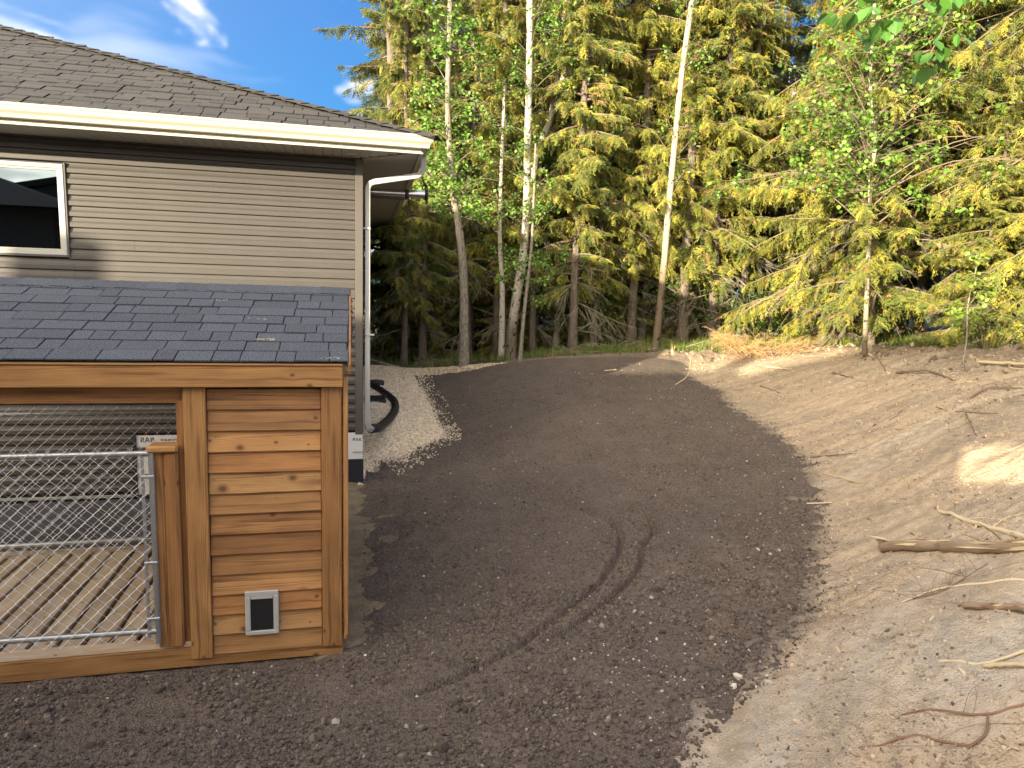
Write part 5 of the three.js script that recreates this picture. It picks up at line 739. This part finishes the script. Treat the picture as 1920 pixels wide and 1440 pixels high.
stick('crest_branch', 'dark branch lying along the crest below the sapling', 'branch', [[7.73, 1.68, -8.61], [7.83, 1.78, -8.14], [7.71, 1.72, -7.6]], 0.018, 0.012, M.root[3], { twigs: 5 });
stick('fallen_stick', 'small pale stick in the middle right of the slope', 'stick', [[6.29, 1.21, -6.92], [6.32, 1.25, -6.69]], 0.008, 0.006, M.root[0]);
stick('fallen_stick', 'white stick where topsoil meets sand below the grey stick', 'stick', [[4.5, .61, -6.03], [4.68, .68, -5.88]], 0.008, 0.006, M.root[2]);
stick('fallen_stick', 'short broken stick just left of the bowed dark branch', 'stick', [[6.91, 1.47, -6.98], [6.79, 1.45, -6.69]], 0.012, 0.010, M.root[0]);
stick('fallen_stick', 'dark crooked stick below the bowed branch, above the sunlit patch', 'stick', [[6.76, 1.47, -6.43], [6.4, 1.44, -6.0], [6.21, 1.37, -5.74]], 0.007, 0.005, M.root[3], { twigs: 3 });
stick('fallen_stick', 'thin dark stick right of the bowed branch at the edge', 'stick', [[6.78, 1.46, -6.59], [6.76, 1.53, -6.03]], 0.008, 0.005, M.root[3], { twigs: 4 });
stick('fallen_stick', 'brown stick on the slope below the lit ridge', 'stick', [[6.67, 1.22, -10.43], [6.59, 1.21, -9.74]], 0.012, 0.008, M.root[1]);
stick('grey_pole', 'grey pole lying along the crest at the right edge', 'pole', [[8.24, 1.95, -7.76], [8.33, 1.99, -7.1], [8.4, 2.0, -6.3]], 0.022, 0.02, M.root[0]);
stick('bent_pole', 'thin bent pole lying under the trees left of the sapling', 'pole', [[10.9, 2.1, -11.6], [10.05, 2.15, -9.92], [9.3, 2.0, -8.9]], 0.02, 0.012, M.root[0]);
stick('soil_stick', 'small tan stick lying alone on the far topsoil', 'stick', [[4.55, 1.25, -12.38], [4.8, 1.27, -12.4]], 0.014, 0.012, M.root[0]);
stick('fallen_stick', 'dark stick on the upper slope below the crest branch', 'stick', [[7.58, 1.53, -9.82], [7.4, 1.52, -9.09]], 0.010, 0.008, M.root[3], { twigs: 3 });
stick('fallen_stick', 'long thin stick lying down the crest beneath the poplar pole', 'stick', [[8.82, 1.8, -10.36], [7.72, 1.66, -8.81]], 0.010, 0.007, M.root[1], { twigs: 4 });
{ // more of the same litter, each piece its own thing
  const r = rng(640); let n = 0;
  while (n < 34) { const x = lerp(4.5, 8.8, r()), z = lerp(-12, -3.2, r()); if (soilD(x, z) > -0.35 || forestD(x, z) > 0.1) continue; if (r() > 0.35 + 0.65 * smooth(5, 8, x)) continue; const a = r() * 3.14, l = 0.08 + r() * 0.22, q = 0.003 + r() * 0.005; stick('litter_twig', 'short dry twig lying loose on the sand slope', 'twig', [[x, 0, z], [x + Math.cos(a) * l * .5, 0, z + Math.sin(a) * l * .5 + .03], [x + Math.cos(a) * l, 0, z + Math.sin(a) * l]], q, q * .6, M.root[n % 4], { n: 6, sides: 5, seed: n + 9 }).userData.group = 'loose twigs on the sand slope'; n++; }
}
{ // straw brown dead conifer brush
  const t = thing('brush_pile', 'heap of straw brown dead conifer branches on the sunlit ridge', 'brush pile', baseAt(8.05, -12.75)), r = rng(650), L = [[], []];
  for (let i = 0; i < 34; i++) { const a = r() * 6.28, l = 0.35 + r() * 0.6, b = V3((r() - .5) * 1.5, 0.02 + r() * 0.12, (r() - .5) * .7), e = b.clone().add(V3(Math.cos(a) * l * 1.2, 0.05 + r() * 0.34, Math.sin(a) * l * .8)), c = curve([b, b.clone().lerp(e, 0.5).add(V3((r() - .5) * .2, 0.1 * r(), (r() - .5) * .2)), e], 8); part(t, 'branch', tube(c, s => lerp(0.009, 0.002, s), 5, false), M.rust); for (let k = 0; k < 14; k++) { const p = c[1 + ((r() * 8) | 0)], d = V3(r() - .5, (r() - .35) * 0.9, r() - .5).addScaledVector(e.clone().sub(b).normalize(), 0.4); L[k & 1].push(basisAt(p, d, V3(r() - .5, 1, r() - .5), 0.12 + r() * 0.22)); } }
  L.forEach((l, k) => instances('twigs', DEAD[k], M.rust, l, t));
}
// ---------- what stands behind the camera: seen in the window, shades the yard ----------
{
  const o = thing('neighbour_house', 'dark house with chimney behind the viewer, mirrored in the window', 'house', [0, 0, 0]);
  const wm = std([0.10, 0.085, 0.075], 0.8), rm = M.shingle[1];
  part(o, 'wall', cbox(14, 4.1, 4.6, 0.02), wm, [-13, 2.05, 1.0]);
  const A = [-5.4, 4.05, -1.7], B = [-20.6, 4.05, -1.7], C = [-20.6, 4.05, 3.7], D = [-5.4, 4.05, 3.7], R1 = [-8.5, 5.05, 1], R2 = [-18.5, 5.05, 1], P = [], q = (...v) => { for (let i = 1; i < v.length - 1; i++) P.push(...v[0], ...v[i], ...v[i + 1]); };
  q(A, R1, R2, B); q(A, D, R1); q(D, C, R2, R1); q(B, R2, C); q(A, B, C, D); const roof = part(o, 'roof', fromTris(P), rm);
  part(roof, 'chimney', cbox(0.32, 0.75, 0.32, 0.02), wm, [-8.45, 5.05, 1.0]); part(roof, 'flue_stack', cbox(0.5, 0.95, 0.4, 0.02), wm, [-14.45, 5.4, 1.0]);
  for (const x of [-7.2, -10, -13]) { const w = part(o, 'window', cbox(1.1, 1.0, 0.04, 0.01), M.whiteCool, [x, 2.2, -1.31]); part(w, 'pane', new THREE.PlaneGeometry(0.96, 0.86), M.glass, [0, 0, -0.024], [0, Math.PI, 0]); }
}
{
  const o = thing('covered_deck', 'covered timber deck that the viewer stands on', 'deck', [0, 0, 0]), X0 = -7.7, X1 = -0.6, PX = -4.3, PY = 5.5;
  part(o, 'floor', cbox(8.2, 0.12, 4, 0.01), M.deck[1], [-2.0, 1.0, 2.3]);
  const P = [], q = (...v) => { for (let i = 1; i < v.length - 1; i++) P.push(...v[0], ...v[i], ...v[i + 1]); };
  const a = [X0, 4.75, 0.9], b = [PX, PY, 0.9], c = [X1, 4.5, 0.9], a2 = [X0, 4.75, 4.4], b2 = [PX, PY, 4.4], c2 = [X1, 4.5, 4.4];
  q(a, b, b2, a2); q(b, c, c2, b2); const lo = v => [v[0], v[1] - 0.14, v[2]]; q(lo(a), lo(b), lo(b2), lo(a2)); q(lo(b), lo(c), lo(c2), lo(b2)); q(a, b, lo(b), lo(a)); q(b, c, lo(c), lo(b));
  part(o, 'roof', fromTris(P), M.shingle[3]);
  part(o, 'gable_wall', fromTris([X0, 3.2, 1, X1, 3.2, 1, X1, 4.45, 1, X0, 3.2, 1, X1, 4.45, 1, PX, PY - .05, 1, X0, 3.2, 1, PX, PY - .05, 1, X0, 4.7, 1]), M.trim);
  part(o, 'privacy_screen', cbox(8.2, 1.8, 0.06, 0.01), M.wood[1], [-2.0, 1.95, 1.03]);
  part(o, 'side_screen', cbox(3.9, 1.4, 0.06, 0.01), M.wood[0], [-4.15, 2.85, 1.1]);
  for (const x of [-6.1, -2.2, -0.8, 2.1]) part(o, 'post', cbox(0.1, 3.3, 0.1, 0.01), M.wood[0], [x, 1.65, 1.15]);
}
scene.traverse(o => { if (o.isMesh) { o.castShadow = true; o.receiveShadow = true; } });
renderer.render(scene, camera);
